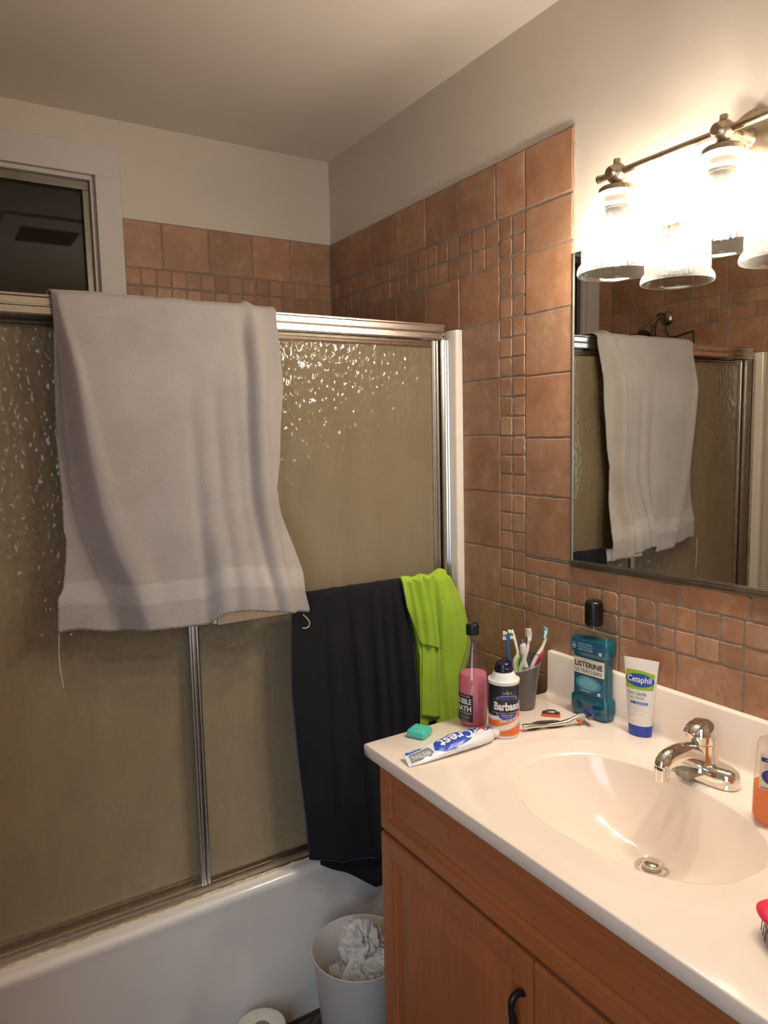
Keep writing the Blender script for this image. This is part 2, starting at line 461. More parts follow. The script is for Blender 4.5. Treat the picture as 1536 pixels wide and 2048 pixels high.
# ---- ceramic tile fields: every tile its own slightly crooked slab in one field per wall
rnd = random.Random(3)
def tile(bm, P, u0, u1, v0, v1, lay, gap=.0017, wob=.0012, t=.0075):
    small = (u1 - u0) < .07
    n = 5 if small else 9
    if small: wob *= 1.0
    u0 += gap; u1 -= gap; v0 += gap; v1 -= gap
    g = rnd.random()
    ph = rnd.uniform(0, 100)
    cr = .0028 if small else .0022
    if small and rnd.random() < .12: cr = .0065
    if not small: gap *= .62
    def w(s): return wob * (noise.noise(Vector((s * (9 if small else 6), ph, 0))) * 2)
    pts = []
    for i in range(n): pts.append((lerp(u0 + cr, u1 - cr, i / (n - 1)), v0 + w(i / n), 0, 1))
    for i in range(n): pts.append((u1 + w(3 + i / n), lerp(v0 + cr, v1 - cr, i / (n - 1)), -1, 0))
    for i in range(n): pts.append((lerp(u1 - cr, u0 + cr, i / (n - 1)), v1 + w(6 + i / n), 0, -1))
    for i in range(n): pts.append((u0 + w(9 + i / n), lerp(v1 - cr, v0 + cr, i / (n - 1)), 1, 0))
    uc, vc = (u0 + u1) / 2, (v0 + v1) / 2
    def ins(p, d):
        u, v = p[0], p[1]
        k = lambda c, m, half: c + (m - c) * (1 - d / half)
        return (k(uc, u, (u1 - u0) / 2), k(vc, v, (v1 - v0) / 2))
    h = t + rnd.uniform(-.0006, .0006)
    tlt = rnd.uniform(-.0008, .0008), rnd.uniform(-.0008, .0008)
    hh = lambda u, v, b: b + tlt[0] * (u - uc) / (u1 - u0) + tlt[1] * (v - vc) / (v1 - v0)
    R = []
    for d, b in ((0, 0), (0, h - .0022), (.0009, h - .0007), (.0026, h)):
        R.append([Vector(P(*(q := ins(p, d)), hh(*q, b))) for p in pts])
    f0 = len(bm.faces)
    rings(bm, R, True, False, True)
    s = rnd.uniform(.86, 1.10); hu = rnd.uniform(-.05, .05)
    if rnd.random() < .12: s *= .88
    colr = (s * (1 + hu), s, s * (1 - hu), 1)
    bm.faces.ensure_lookup_table()
    for f in bm.faces[f0:]:
        for l in f.loops: l[lay] = colr
def field(name, wall, P, groups, groutboxes):
    bm = BM(); lay = bm.loops.layers.float_color.new('tint')
    for us, vs in groups:
        for a, b_ in zip(us, us[1:]):
            for c, d in zip(vs, vs[1:]):
                tile(bm, P, min(a, b_), max(a, b_), min(c, d), max(c, d), lay)
    for f in bm.faces: f.material_index = 0
    for u0, u1, v0, v1 in groutboxes:
        vs = [bm.verts.new(P(*p)) for p in ((u0, v0, .0058), (u1, v0, .0058), (u1, v1, .0058), (u0, v1, .0058))]
        vb = [bm.verts.new(P(*p)) for p in ((u0, v0, -.001), (u1, v0, -.001), (u1, v1, -.001), (u0, v1, -.001))]
        fs = [bm.faces.new(vs)] + [bm.faces.new((vs[i], vs[(i + 1) % 4], vb[(i + 1) % 4], vb[i])) for i in range(4)]
        for f in fs: f.material_index = 1
    return struct(name, bm, [M_tile, M_grout], wall)
def steps(a, b_, n): return [lerp(a, b_, i / n) for i in range(n + 1)]
PR = lambda u, v, h: (WX - h, u, v)
UJ = [0, -.1323, -.2764, -.4225, -.5806, -.7323]
ZR = [1.908, 1.7725, 1.6267, 1.482, 1.334, 1.186, 1.040, .892, .744, .596, .448, .30]
MJ = [-.9896, -1.0369, -1.0928, -1.1396, -1.1872, -1.2334, -1.2813, -1.3275, -1.3776, -1.4235, -1.4709, -1.5215, -1.5701]
MJ += [MJ[-1] - .0485 * k for k in range(1, 11)]
BJ = [-.9896, -1.14, -1.2831, -1.4275, -1.572, -1.718, -1.864, -2.01]
R_groups = [
    (UJ + [-.8838, -.9896, -1.1425], [2.158, 2.020]),
    (steps(0, -.7323, 15) + steps(-.7323, -.8966, 3)[1:], [2.018, 1.963, 1.908]),
    (UJ + [-.8966], ZR),
    (steps(-.8966, -.9896, 2), steps(2.018, 1.040, 20)),
    ([-.9896, -1.1425], [2.018, 1.915, 1.770, 1.624, 1.474, 1.3337, 1.182]),
    ([-.9896, -1.1425], [1.179, 1.136]),
    (MJ, [1.136, 1.087, 1.040]),
    ([-.8966, -.9896], [1.040, .892, .744, .596, .448, .30]),
    (BJ, [1.040, .892, .80]),
    ([-.7323, -.8966, -.9896, -1.09], [.30, .15, 0.0]),
]
HJ = [-1.1425, -1.2873, -1.4331, -1.58, -1.726, -1.872, -2.018]
for a_, b_ in zip(HJ, HJ[1:]):
    R_groups.append(([a_, b_], [1.1755 + .0205 * (-1.1425 - (a_ + b_) / 2), 1.136]))
field('wall_tiles', wall_right, PR, R_groups,
      [(0, -1.1425, 1.182, 2.158), (0, -2.0, .80, 1.178), (0, -1.09, 0, .80)])
PB = lambda u, v, h: (u, WX - h, v)
XJ = [-.707, -.5892, -.4398, -.292, -.1527, 0]
B_groups = [
    (XJ, [2.158, 2.0155]), (steps(-.707, 0, 15), [2.0155, 1.962, 1.908]), (XJ, ZR),
    ([XL, CX0], [2.158, 2.0155]), (steps(XL, CX0, 2), [2.0155, 1.962, 1.908]), ([XL, CX0], ZR),
    (steps(CX0, CX1, 5), [CZ0, 1.4, 1.26, 1.12, .97, .82, .67, .52, .37]),
]
field('wall_tiles', wall_back, PB, B_groups, [(-.707, 0, .37, 2.158), (XL, CX0, .37, 2.158), (CX0, CX1, .37, CZ0)])
PL = lambda u, v, h: (XL - WX + h, u, v)
UL = [0, -.13, -.277, -.424, -.571, -.74]
L_groups = [(UL, [2.158, 2.0155]), (steps(0, -.74, 15), [2.0155, 1.962, 1.908]), (UL, ZR)]
field('wall_tiles', wall_left, PL, L_groups, [(0, -.74, .3, 2.158)])

# ---- white ceramic bullnose strips beside the shower frame
for k, (sx, x) in enumerate(((-1, 0.0), (1, XL))):
    bm = BM()
    pr = [(0, -.66), (0, -.7437)]
    for i in range(1, 7):
        a = PI / 2 * i / 6
        pr.append((.012 + .010 * sin(a), -.7437 + .010 * (1 - cos(a))) if i else (0, -.7437))
    pr = [(0, -.66), (0, -.7437), (.012, -.7437), (.0165, -.7427), (.0200, -.7398), (.0215, -.7355), (.0215, -.66)]
    extrude_poly(bm, [(x + sx * a, b_, .398) for a, b_ in pr], (0, 0, 1.768 - .398))
    struct('trim_%d' % (k + 1), bm, M_ceramic, smooth=True, angle=40)

# ------------------------------------------------------------------ bathtub
bm = BM()
nx = 40
def rr(x0, x1, y0, y1, r, z, seg=10):
    out = []
    for cx, cy, a0 in ((x1 - r, y1 - r, 0), (x0 + r, y1 - r, 90), (x0 + r, y0 + r, 180), (x1 - r, y0 + r, 270)):
        for i in range(seg + 1):
            a = math.radians(a0 + 90 * i / seg)
            out.append(Vector((cx + r * cos(a), cy + r * sin(a), z)))
    return out
tx0, tx1, ty0, ty1 = XL + .002, -.002, -.752, -.003
R = [rr(tx0, tx1, ty0 + .012, ty1, .004, 0.0), rr(tx0, tx1, ty0 + .010, ty1, .004, .03), rr(tx0, tx1, ty0 + .006, ty1, .004, .36),
     rr(tx0, tx1, ty0 + .0015, ty1, .004, .380), rr(tx0, tx1, ty0, ty1, .004, .392), rr(tx0, tx1, ty0 + .003, ty1, .004, .400), rr(tx0, tx1, ty0 + .010, ty1, .004, .4045),
     rr(tx0 + .02, tx1 - .02, ty0 + .02, ty1 - .01, .01, .4055),
     rr(tx0 + .07, tx1 - .10, ty0 + .105, ty1 - .05, .09, .403), rr(tx0 + .085, tx1 - .115, ty0 + .118, ty1 - .062, .09, .385),
     rr(tx0 + .14, tx1 - .17, ty0 + .15, ty1 - .10, .10, .12), rr(tx0 + .20, tx1 - .23, ty0 + .20, ty1 - .15, .10, .08)]
rings(bm, R, True, False, True)
tub = obj('bathtub', bm, M_enamel, smooth=True, angle=50)
tag(tub, 'white enamel bathtub along the back wall below the frosted shower doors', 'bathtub')
bm = BM()   # crumbling caulk bead between the tub rim and the door track
pts = []; rad = []
for i in range(220):
    x = lerp(XL + .01, -.03, i / 219)
    nz = noise.noise(Vector((x * 40, 1.3, 0))); n2 = noise.noise(Vector((x * 130, 7.3, 0)))
    pts.append((x, -.7165 + .0025 * nz, .4062 + .0008 * n2)); rad.append(max(.0008, .0032 + .0022 * nz + .0016 * n2))
tube(bm, pts, rad, 8)
obj('caulk_bead', bm, simple('yellowed caulk', srgb(206, 190, 160), .7, var=.3, vscale=80), tub, smooth=True)

# ------------------------------------------------------------------ shower frame and sliding doors
sf = thing('shower_enclosure', 'aluminium shower frame with header rail, side jambs and bottom track on the tub rim', 'shower frame', (0, 0, 0))
bm = BM()
hp = [(-.648, 1.785), (-.7126, 1.785), (-.7150, 1.7835), (-.7152, 1.7800), (-.7128, 1.7775), (-.7118, 1.7655), (-.7140, 1.7640), (-.7146, 1.7615), (-.7135, 1.7595), (-.7135, 1.7465), (-.7118, 1.7432),
      (-.7085, 1.7432), (-.7085, 1.748), (-.702, 1.776), (-.655, 1.776), (-.655, 1.7432), (-.648, 1.7432)]
extrude_poly(bm, [(XL + .036, y, z) for y, z in hp], (-.0365 - XL - .036, 0, 0))
header = obj('header_rail', bm, M_alu, sf, smooth=True, angle=25)
for x in (-.0405, XL + .0405):
    bm = BM(); lathe(bm, [(0, -.7150), (.0022, -.7150), (.0022, -.712)], 12, (x, 0, 1.752), 'y'); obj('screw', bm, M_blackpl, header)
jp = [(0, -.664), (0, -.7126), (.005, -.7145), (.008, -.712), (.010, -.712), (.013, -.7145), (.016, -.712), (.018, -.712), (.021, -.7145), (.026, -.7135), (.029, -.712), (.030, -.706), (.030, -.664)]
for sx, x in ((1, -.0455), (-1, XL + .0455)):
    bm = BM(); extrude_poly(bm, [(x + sx * a, b_, .420) for a, b_ in jp], (0, 0, 1.7432 - .420)); obj('wall_jamb', bm, M_aluv, sf, smooth=True, angle=25)
bm = BM()
tp = [(-.640, .404), (-.7126, .404), (-.7146, .407), (-.7126, .4115), (-.706, .415), (-.7050, .424), (-.7020, .424), (-.7015, .4135), (-.683, .4135), (-.6825, .434), (-.6795, .434), (-.6790, .4135), (-.660, .4135), (-.6595, .446), (-.640, .446)]
extrude_poly(bm, [(XL + .004, y, z) for y, z in tp], (-.004 - XL - .004, 0, 0))
obj('bottom_track', bm, M_alu, sf, smooth=True, angle=25)

def sliding_door(label, x0, x1, yc, z0, z1):
    d = thing('sliding_door', label, 'shower door', ((x0 + x1) / 2, yc, z0))
    h = z1 - z0; w2 = (x1 - x0) / 2
    bm = BM(); box(bm, -w2 + .008, w2 - .008, -.0025, .0025, .008, h - .008)
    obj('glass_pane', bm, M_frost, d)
    for s in (-1, 1):
        bm = BM()
        e = w2 * s
        pr = [(e, .009), (e, -.009), (e - s * .003, -.0105), (e - s * .006, -.009), (e - s * .009, -.0105), (e - s * .013, -.0105), (e - s * .016, -.009), (e - s * .019, -.0105), (e - s * .0215, -.009), (e - s * .0215, .009)]
        extrude_poly(bm, [(a, b_, 0) for a, b_ in pr], (0, 0, h)); obj('stile', bm, M_aluv, d, smooth=True, angle=25)
    for zz, hh in ((0, .022), (h - .018, .018)):
        bm = BM()
        pr = [(.009, zz), (-.009, zz), (-.0105, zz + .003), (-.009, zz + hh * .45), (-.0105, zz + hh * .6), (-.009, zz + hh), (.009, zz + hh)]
        extrude_poly(bm, [(-w2 + .0217, a, b_) for a, b_ in pr], (2 * w2 - .0434, 0, 0)); obj('rail', bm, M_alu, d, smooth=True, angle=25)
    return d
dA = sliding_door('outer frosted glass shower door on the right, with the towel bar', -.7735, -.0495, -.6925, .414, 1.742)
dB = sliding_door('inner frosted glass shower door on the left, behind the pale towel', XL + .05, -.634, -.668, .414, 1.742)
# towel bar of the outer door
tb = BM()
box(tb, -.727, -.09, -.769, -.763, 1.0705, 1.111, .0012)
bar = obj('towel_bar', tb, simple('satin aluminium strip', srgb(206, 188, 164), .35, .55, var=.03), dA)
bar.location = (-dA.location.x, -dA.location.y, -dA.location.z)
for x0, s in ((-.727, -1), (-.09, 1)):
    bm = BM()
    p = [(x0, -.763, ), (x0 + s * .012, -.758), (x0 + s * .022, -.745), (x0 + s * .030, -.727), (x0 + s * .036, -.7035)]
    q = [(a - s * .006, b_ + .005) for a, b_ in p][::-1]
    loop = [(a, b_) for a, b_ in p] + q
    extrude_poly(bm, [(a, b_, 1.073) for a, b_ in loop], (0, 0, .026)); obj('bracket', bm, M_nickel, bar, smooth=True, angle=40)

# ------------------------------------------------------------------ mirror
mr = thing('wall_mirror', 'large frameless wall mirror with a metal edge channel above the vanity', 'mirror', (0, -1.1425, 1.184))
MY1, MZ0, MZ1 = -.80, 0.0, .700     # lengths from the corner
def lean(bm):       # the lower edge climbs a little to the right
    for v in bm.verts:
        if v.co.z < .2: v.co.z -= v.co.y * .0205
    return bm
bm = BM(); box(bm, .001, .006, MY1, -.003, .004, MZ1); obj('mirror_glass', lean(bm), M_mirror, mr)
bm = BM(); box(bm, -.004, .006, MY1, 0, -.009, .004, .001); box(bm, -.0055, -.003, MY1, 0, .000, .006, .0006); obj('bottom_channel', lean(bm), M_steel, mr)
bm = BM(); box(bm, -.002, .006, -.0035, -.0005, .004, MZ1, .0005); obj('edge_strip', bm, M_steel, mr)

# ------------------------------------------------------------------ vanity cabinet
VY0, VY1 = -2.012, -1.092
cab = thing('vanity_cabinet', 'honey maple vanity cabinet under the white sink counter', 'cabinet', (0, 0, 0))
bm = BM()
box(bm, -.488, -.002, VY1 - .016, VY1, .0, .827); box(bm, -.488, -.002, VY0, VY0 + .016, 0, .827)
box(bm, -.43, -.002, VY0 + .016, VY1 - .016, .09, .106); box(bm, -.43, -.42, VY0 + .016, VY1 - .016, 0, .09)
box(bm, -.012, -.002, VY0 + .016, VY1 - .016, .106, .5)
for y0, y1, z0, z1 in ((VY1 - .05, VY1, .09, .827), (VY0, VY0 + .05, .09, .827), (VY0 + .05, VY1 - .05, .64, .68), (VY0 + .05, VY1 - .05, .80, .827), (VY0 + .05, VY1 - .05, .09, .13)):
    box(bm, -.49, -.47, y0, y1, z0, z1)
obj('carcass', bm, M_wood, cab)
def nested(bm, w, h, prof, thick):
    """panel in local (y along width, z up), facing -x: prof = [(inset, lift)] from the edge inwards"""
    Rr = [[Vector((0, s * w / 2, t * h / 2)) for s, t in ((-1, -1), (1, -1), (1, 1), (-1, 1))]]
    for i, l in prof:
        Rr.append([Vector((-thick - l, s * (w / 2 - i), t * (h / 2 - i))) for s, t in ((-1, -1), (1, -1), (1, 1), (-1, 1))])
    rings(bm, Rr, True, True, True)
def front(name, y0, y1, z0, z1, prof, mat):
    bm = BM(); nested(bm, y1 - y0, z1 - z0, prof, .017)
    o = obj(name, bm, mat, cab); o.location = (-.4905, (y0 + y1) / 2, (z0 + z1) / 2); return o
door_prof = [(0, -.005), (.002, -.0015), (.006, 0), (.038, 0), (.040, -.004), (.043, -.003), (.047, -.0095), (.056, -.0105), (.060, -.0095), (.094, -.0015), (.097, -.0005), (.100, -.0005)]
draw_prof = [(0, -.005), (.002, -.0015), (.006, 0), (.026, 0), (.028, -.004), (.032, -.003), (.036, -.0075), (.041, -.0080), (.046, -.0060), (.052, -.0055)]
front('false_drawer_front', VY0 + .002, VY1 - .001, .672, .8265, draw_prof, M_woodh)
dr1 = front('cabinet_door', -1.5445, VY1 - .001, .10, .6625, door_prof, M_wood)
dr2 = front('cabinet_door', VY0 + .002, -1.5490, .10, .6625, door_prof, M_wood)
def handle(par, y, z):
    bm = BM()
    c = [(-.0, 0, .045), (-.010, .001, .050), (-.022, .002, .045), (-.026, .001, .030), (-.024, -.001, .012), (-.026, -.002, -.008), (-.027, -.001, -.028), (-.021, 0, -.045), (-.010, 0, -.050), (0, 0, -.045)]
    r = [.0055, .006, .0062, .0050, .0066, .0072, .0058, .0062, .006, .0055]
    P = spline(c, 6); rr_ = []
    for i in range(len(P)):
        f = i / 6; k = min(int(f), len(r) - 2); rr_.append(lerp(r[k], r[k + 1], f - k))
    tube(bm, P, rr_, 12, up=(0, 1, 0))
    o = obj('door_handle', bm, M_black, par, smooth=True); o.location = (-.017, y - par.location.y, z - par.location.z)
    o['label'] = 'black wrought door handle'
    return o
handle(dr1, -1.528, .549)

# ------------------------------------------------------------------ counter with moulded basin
CT, CTK = .855, .027
vt = thing('countertop', 'cream cultured marble countertop with moulded oval basin on the maple cabinet', 'countertop', (0, 0, 0))
kx0, kx1, ky0, ky1 = -.532, -.001, -2.022, -1.077
scx, scy, sa, sb, sn = -.2845, -1.549, .1515, .2215, 2.25
ang = [2 * PI * i / 160 for i in range(160)]
for cxn, cyn in ((kx0, ky0), (kx0, ky1), (kx1, ky0), (kx1, ky1)):
    a = math.atan2(cyn - scy, cxn - scx) % (2 * PI)
    k = min(range(len(ang)), key=lambda i: abs(ang[i] - a)); ang[k] = a
def el(a, k=1.0, ex=0.0):
    ct, st = cos(a), sin(a)
    r = 1.0 / ((abs(ct) / (sa + ex)) ** sn + (abs(st) / (sb + ex)) ** sn) ** (1 / sn) * k
    return (scx + r * ct, scy + r * st)
def rc(a, ins=0.0):
    ct, st = cos(a), sin(a); t = 1e9
    for lim, c0, d in ((kx0 + ins, scx, ct), (kx1 - ins, scx, ct), (ky0 + ins, scy, st), (ky1 - ins, scy, st)):
        if abs(d) > 1e-9:
            q = (lim - c0) / d
            if q > 0: t = min(t, q)
    return (scx + ct * t, scy + st * t)
bm = BM(); Rr = []
Rr.append([Vector((*el(a), CT - .0075)) for a in ang])
Rr.append([Vector((*el(a, 1, .004), CT - .0035)) for a in ang])
Rr.append([Vector((*el(a, 1, .012), CT - .0022)) for a in ang])
Rr.append([Vector((*el(a, 1, .048), CT - .0012)) for a in ang])
Rr.append([Vector((*el(a, 1, .053), CT - .0002)) for a in ang])
Rr.append([Vector((*el(a, 1, .058), CT)) for a in ang])
Rr.append([Vector((*rc(a, .0035), CT)) for a in ang])
Rr.append([Vector((*rc(a, .0010), CT - .0008)) for a in ang])
Rr.append([Vector((*rc(a, .0), CT - .0028)) for a in ang])
Rr.append([Vector((*rc(a, .0), CT - CTK + .002)) for a in ang])
Rr.append([Vector((*rc(a, .002), CT - CTK)) for a in ang])
Rr.append([Vector((*rc(a, .03), CT - CTK)) for a in ang])
rings(bm, Rr)
obj('counter_slab', bm, M_counter, vt, smooth=True, angle=60)
bm = BM(); Rr = []
dcx, dcy, depth = -.2265, -1.5525, .128
for i in range(15):
    s = lerp(1.0, .105, i / 14)
    k = s
    z = CT - .0075 - depth * (1 - s ** 2.3) ** .9
    ox, oy = lerp(dcx - scx, 0, s), lerp(dcy - scy, 0, s)
    Rr.append([Vector((lerp(dcx + .024 * cos(a), el(a, s)[0] + ox, min(1, (s - .105) / .25)), lerp(dcy + .024 * sin(a), el(a, s)[1] + oy, min(1, (s - .105) / .25)), z)) for a in ang])
DZ0 = Rr[-1][0].z
rings(bm, Rr, True, False, True)
obj('basin', bm, M_counter, vt, smooth=True)
bm = BM()
lathe(bm, [(.031, -.0012), (.030, .0014), (.024, .0016), (.0215, -.001), (.0205, -.004), (0, -.004)], 40, (dcx, dcy, DZ0 + .0015))
dr = obj('drain_flange', bm, M_chrome, vt, smooth=True, angle=40)
bm = BM()
lathe(bm, [(.006, -.002), (.0165, .001), (.0175, .004), (.017, .0065), (.0145, .0085), (.008, .0102), (0, .0105)], 36, (dcx, dcy, DZ0 + .005))
obj('stopper', bm, M_chrome, dr, smooth=True, angle=50)
bm = BM()    # backsplash with a coved foot
pr = [(0, CT - .01), (-.026, CT - .004), (-.024, CT + .0003), (-.019, CT + .002), (-.016, CT + .006), (-.0145, CT + .012), (-.0140, .957), (-.0125, .9595), (-.010, .9605), (0, .9605)]
extrude_poly(bm, [(x, ky0, z) for x, z in pr], (0, (-1.083) - ky0, 0))
obj('backsplash', bm, M_counter, vt, smooth=True, angle=40)

# ------------------------------------------------------------------ faucet
fa = thing('faucet', 'chrome single lever centreset faucet with hard water spots behind the basin', 'faucet', (-.088, -1.549, CT))
bm = BM()
def stad(a, b_, z, n=48, p=2.6): return superell(a, b_, p, n, z)
rings(bm, [stad(.0290, .0740, 0), stad(.0290, .0740, .010), stad(.0282, .0735, .018), stad(.0255, .0712, .025), stad(.0205, .0665, .0295), stad(.010, .055, .0312)], True, True, True)
base = obj('base_plate', bm, M_chrome, fa, smooth=True, angle=60)
bm = BM()
lathe(bm, [(.036, .018), (.0315, .028), (.0275, .038), (.0258, .050), (.0255, .0635), (.0243, .0640)], 40)
obj('body_column', bm, M_chrome, fa, smooth=True, angle=50)
bm = BM()
lathe(bm, [(.0243, .0645), (.0262, .0650), (.0266, .070), (.0264, .080), (.0245, .091), (.0200, .0992), (.0125, .1042), (0, .1062)], 40)
hd = obj('lever_handle', bm, M_chrome, fa, smooth=True, angle=50)
bm = BM()   # lever paddle, dropping to the front
P = spline([(-.004, 0, .100), (-.020, 0, .0985), (-.0315, 0, .093), (-.037, 0, .0865)], 6)
tube(bm, P, [lerp(.016, .0125, i / (len(P) - 1)) for i in range(len(P))], 16, flat=.35)
lathe(bm, [(0, -.0285), (.0042, -.0285), (.0046, -.026)], 14, (0, 0, .0765), 'x')
obj('lever', bm, M_chrome, hd, smooth=True, angle=50)
bm = BM()
P = spline([(-.006, 0, .030), (-.032, 0, .042), (-.060, 0, .0520), (-.088, 0, .0545), (-.105, 0, .0500), (-.113, 0, .040)], 6)
n = len(P)
tube(bm, P, [interp([(0, .027), (.3, .0240), (.6, .0200), (.85, .0178), (1, .0155)], i / (n - 1)) for i in range(n)], 22, flat=.82, up=(0, 1, 0))
sp = obj('spout', bm, M_chrome, fa, smooth=True)
bm = BM(); lathe(bm, [(.0, .042), (.0128, .042), (.0128, .021), (.0108, .0195), (0.0095, .022), (0, .0225)], 26, (-.1125, 0, 0)); obj('aerator', bm, M_chrome, sp, smooth=True, angle=40)
bm = BM()   # open channel under the spout
box(bm, -.058, -.014, -.016, .016, .006, .036, .008); obj('spout_web', bm, M_steel, fa, smooth=True, angle=40)

# ------------------------------------------------------------------ vanity light
vl = thing('vanity_light', 'three lamp brushed nickel vanity light with clear glass shades above the mirror', 'light fixture', (0, -1.5632, 1.98))
bm = BM(); tube(bm, [(-.093, .262, 0), (-.093, -.262, 0)], .0066, 16)
for s in (-1, 1): tube(bm, [(-.093, s * .262, 0), (-.093, s * .266, 0)], [.0085, .0078], 16)
obj('crossbar', bm, M_nickel, vl, smooth=True, angle=40)
bm = BM(); lathe(bm, [(0, -.0265), (.012, -.0265), (.020, -.0245), (.030, -.020), (.0405, -.0165), (.0465, -.0125), (.048, -.006), (.048, .006)], 48, (0, 0, .004), 'x'); obj('canopy', bm, M_nickel, vl, smooth=True, angle=40)
bm = BM(); tube(bm, [(-.093, 0, 0), (-.045, 0, 0), (-.022, 0, .0)], [.0085, .0085, .0085], 18); tube(bm, [(-.050, 0, 0), (-.046, 0, 0), (-.030, 0, 0), (-.022, 0, 0)], [.0088, .0105, .0115, .018], 18); obj('support_arm', bm, M_nickel, vl, smooth=True, angle=40)
M_shade = NT('clear ribbed shade glass')
def mat_shade():
    t = M_shade; tr = t.n('ShaderNodeBsdfTransparent'); tr.inputs['Color'].default_value = (.86, .855, .845, 1)
    tl = t.n('ShaderNodeBsdfTranslucent'); tl.inputs['Color'].default_value = (.95, .93, .9, 1)
    gl = t.n('ShaderNodeBsdfGlossy'); gl.inputs['Roughness'].default_value = .05
    lw = t.n('ShaderNodeLayerWeight'); lw.inputs['Blend'].default_value = .35
    mr_ = t.n('ShaderNodeMapRange'); mr_.inputs['To Min'].default_value = .0045; mr_.inputs['To Max'].default_value = .13
    t.l(lw.outputs['Facing'], mr_.inputs['Value'])
    a = t.n('ShaderNodeMixShader'); t.l(mr_.outputs[0], a.inputs[0]); t.l(tr.outputs[0], a.inputs[1]); t.l(tl.outputs[0], a.inputs[2])
    b_ = t.n('ShaderNodeMixShader'); t.l(sheen(t, .03), b_.inputs[0]); t.l(a.outputs[0], b_.inputs[1]); t.l(gl.outputs[0], b_.inputs[2])
    return t.done(b_.outputs[0])
M_shade = mat_shade()
BULB = 275.0
t = NT('glowing lamp bulb'); em = t.n('ShaderNodeEmission'); em.inputs['Color'].default_value = (1.0, .91, .78, 1); em.inputs['Strength'].default_value = BULB
M_bulb = t.done(em.outputs[0])
def lamp_head(y):
    hdm = BM()
    lathe(hdm, [(0, -.0185), (.010, -.0170), (.0165, -.0105), (.0185, 0), (.0165, .0105), (.010, .0170), (.0068, .0185), (.0068, .026), (.006, .0275), (0, .0278)], 28)
    lathe(hdm, [(0, -.0235), (.0085, -.0235), (.0115, -.021), (.0115, -.017)], 20, (0, 0, 0), 'x')
    o = obj('lamp_holder', hdm, M_nickel, vl, smooth=True, angle=40); o.location = (-.093, y, -.002)
    b2 = BM()
    lathe(b2, [(.0085, -.016), (.0105, -.0225), (.030, -.0245), (.0335, -.0275), (.0335, -.0345), (.0215, -.0350), (.0215, -.0640), (.0205, -.0645), (.0205, -.083), (.018, -.086), (0, -.086)], 36)
    obj('socket_cup', b2, M_nickel, o, smooth=True, angle=35)
    b2 = BM()
    rib = lambda p: p
    prof = [(.0340, -.0345), (.0385, -.0375), (.0455, -.0425), (.0515, -.0495), (.0540, -.0565), (.0535, -.0630), (.0545, -.0665), (.0625, -.0690), (.0668, -.0720), (.0675, -.0755), (.0655, -.0790), (.0625, -.0815)]
    for i in range(1, 12): prof.append((lerp(.0625, .0650, i / 11), lerp(-.0815, -.162, i / 11)))
    prof += [(.0662, -.165), (.0685, -.168), (.0715, -.1725), (.0735, -.1785), (.0735, -.1835), (.0722, -.1862)]
    def ribbed(p):
        if -.163 < p.z < -.083:
            a = math.atan2(p.y, p.x); k = 1 + .010 * sin(a * 36) * sstep(-.083, -.09, p.z) * sstep(-.163, -.155, p.z)
            return Vector((p.x * k, p.y * k, p.z))
        return p
    lathe(b2, prof, 144, fn=ribbed)
    inner = [(r - .0022, z) for r, z in prof][::-1]
    lathe(b2, [prof[-1]] + inner, 144, fn=ribbed)
    obj('glass_shade', b2, M_shade, o, smooth=True)
    b2 = BM()
    lathe(b2, [(.013, -.086), (.0145, -.092), (.021, -.104), (.0275, -.118), (.0295, -.130), (.0275, -.142), (.020, -.153), (.010, -.1585), (0, -.160)], 28)
    obj('bulb', b2, M_bulb, o, smooth=True)
    return o
for k, y in enumerate((.2202, 0.0, -.2202)): lamp_head(y)

# ------------------------------------------------------------------ ceiling vent (mirrored in the dark window) 
vf = thing('ceiling_vent', 'square white exhaust fan grille on the ceiling, seen only reflected in the dark window', 'vent', (-.72, -1.32, 2.44))
bm = BM(); box(bm, -.20, .20, -.28, .28, -.012, 0, .004); obj('vent_frame', bm, M_whitepl, vf)
bm = BM()
for i in range(20): box(bm, -.120, .120, -.125 + i * .0125, -.118 + i * .0125, -.0165, -.011)
obj('vent_grille', bm, M_blackpl, vf)

# ------------------------------------------------------------------ cloth
def mat_cloth(name, c0, c1, bump_scale, bump, sheen=.3, weave=None, rough=.95, uvband=None):
    t = NT(name); v = t.coord()
    c = t.ramp(t.noise(v, 7, 5), [(.3, c0), (.7, c1)])
    h = t.noise(v, bump_scale, 3, .7)
    if uvband:   # flat woven border: no loops there
        uvn = t.n('ShaderNodeTexCoord'); sx = t.n('ShaderNodeSeparateXYZ'); t.l(uvn.outputs['UV'], sx.inputs[0])
        rr_ = t.ramp(sx.outputs['Y'], [(uvband[0] - .004, (1, 1, 1, 1)), (uvband[0], (.5, .5, .5, 1)), (uvband[1], (.5, .5, .5, 1)), (uvband[1] + .004, (1, 1, 1, 1))])
        h = t.mix(1.0, h, rr_, 'MULTIPLY')
        # stitched hem: fine upright ribs
        wv = t.n('ShaderNodeTexWave', wave_type='BANDS', bands_direction='X'); wv.inputs['Scale'].default_value = 32
        t.l(uvn.outputs['UV'], wv.inputs['Vector'])
        hm = t.ramp(sx.outputs['Y'], [(uvband[2], (0, 0, 0, 1)), (uvband[2] + .003, (1, 1, 1, 1))])
        h = t.mix(hm, h, wv.outputs['Color'])
    n = t.bump(h, bump, .004)
    return t.done(t.bsdf(c, rough, 0, n, Sheen_Weight=sheen, Sheen_Roughness=.5, Specular_IOR_Level=.1))
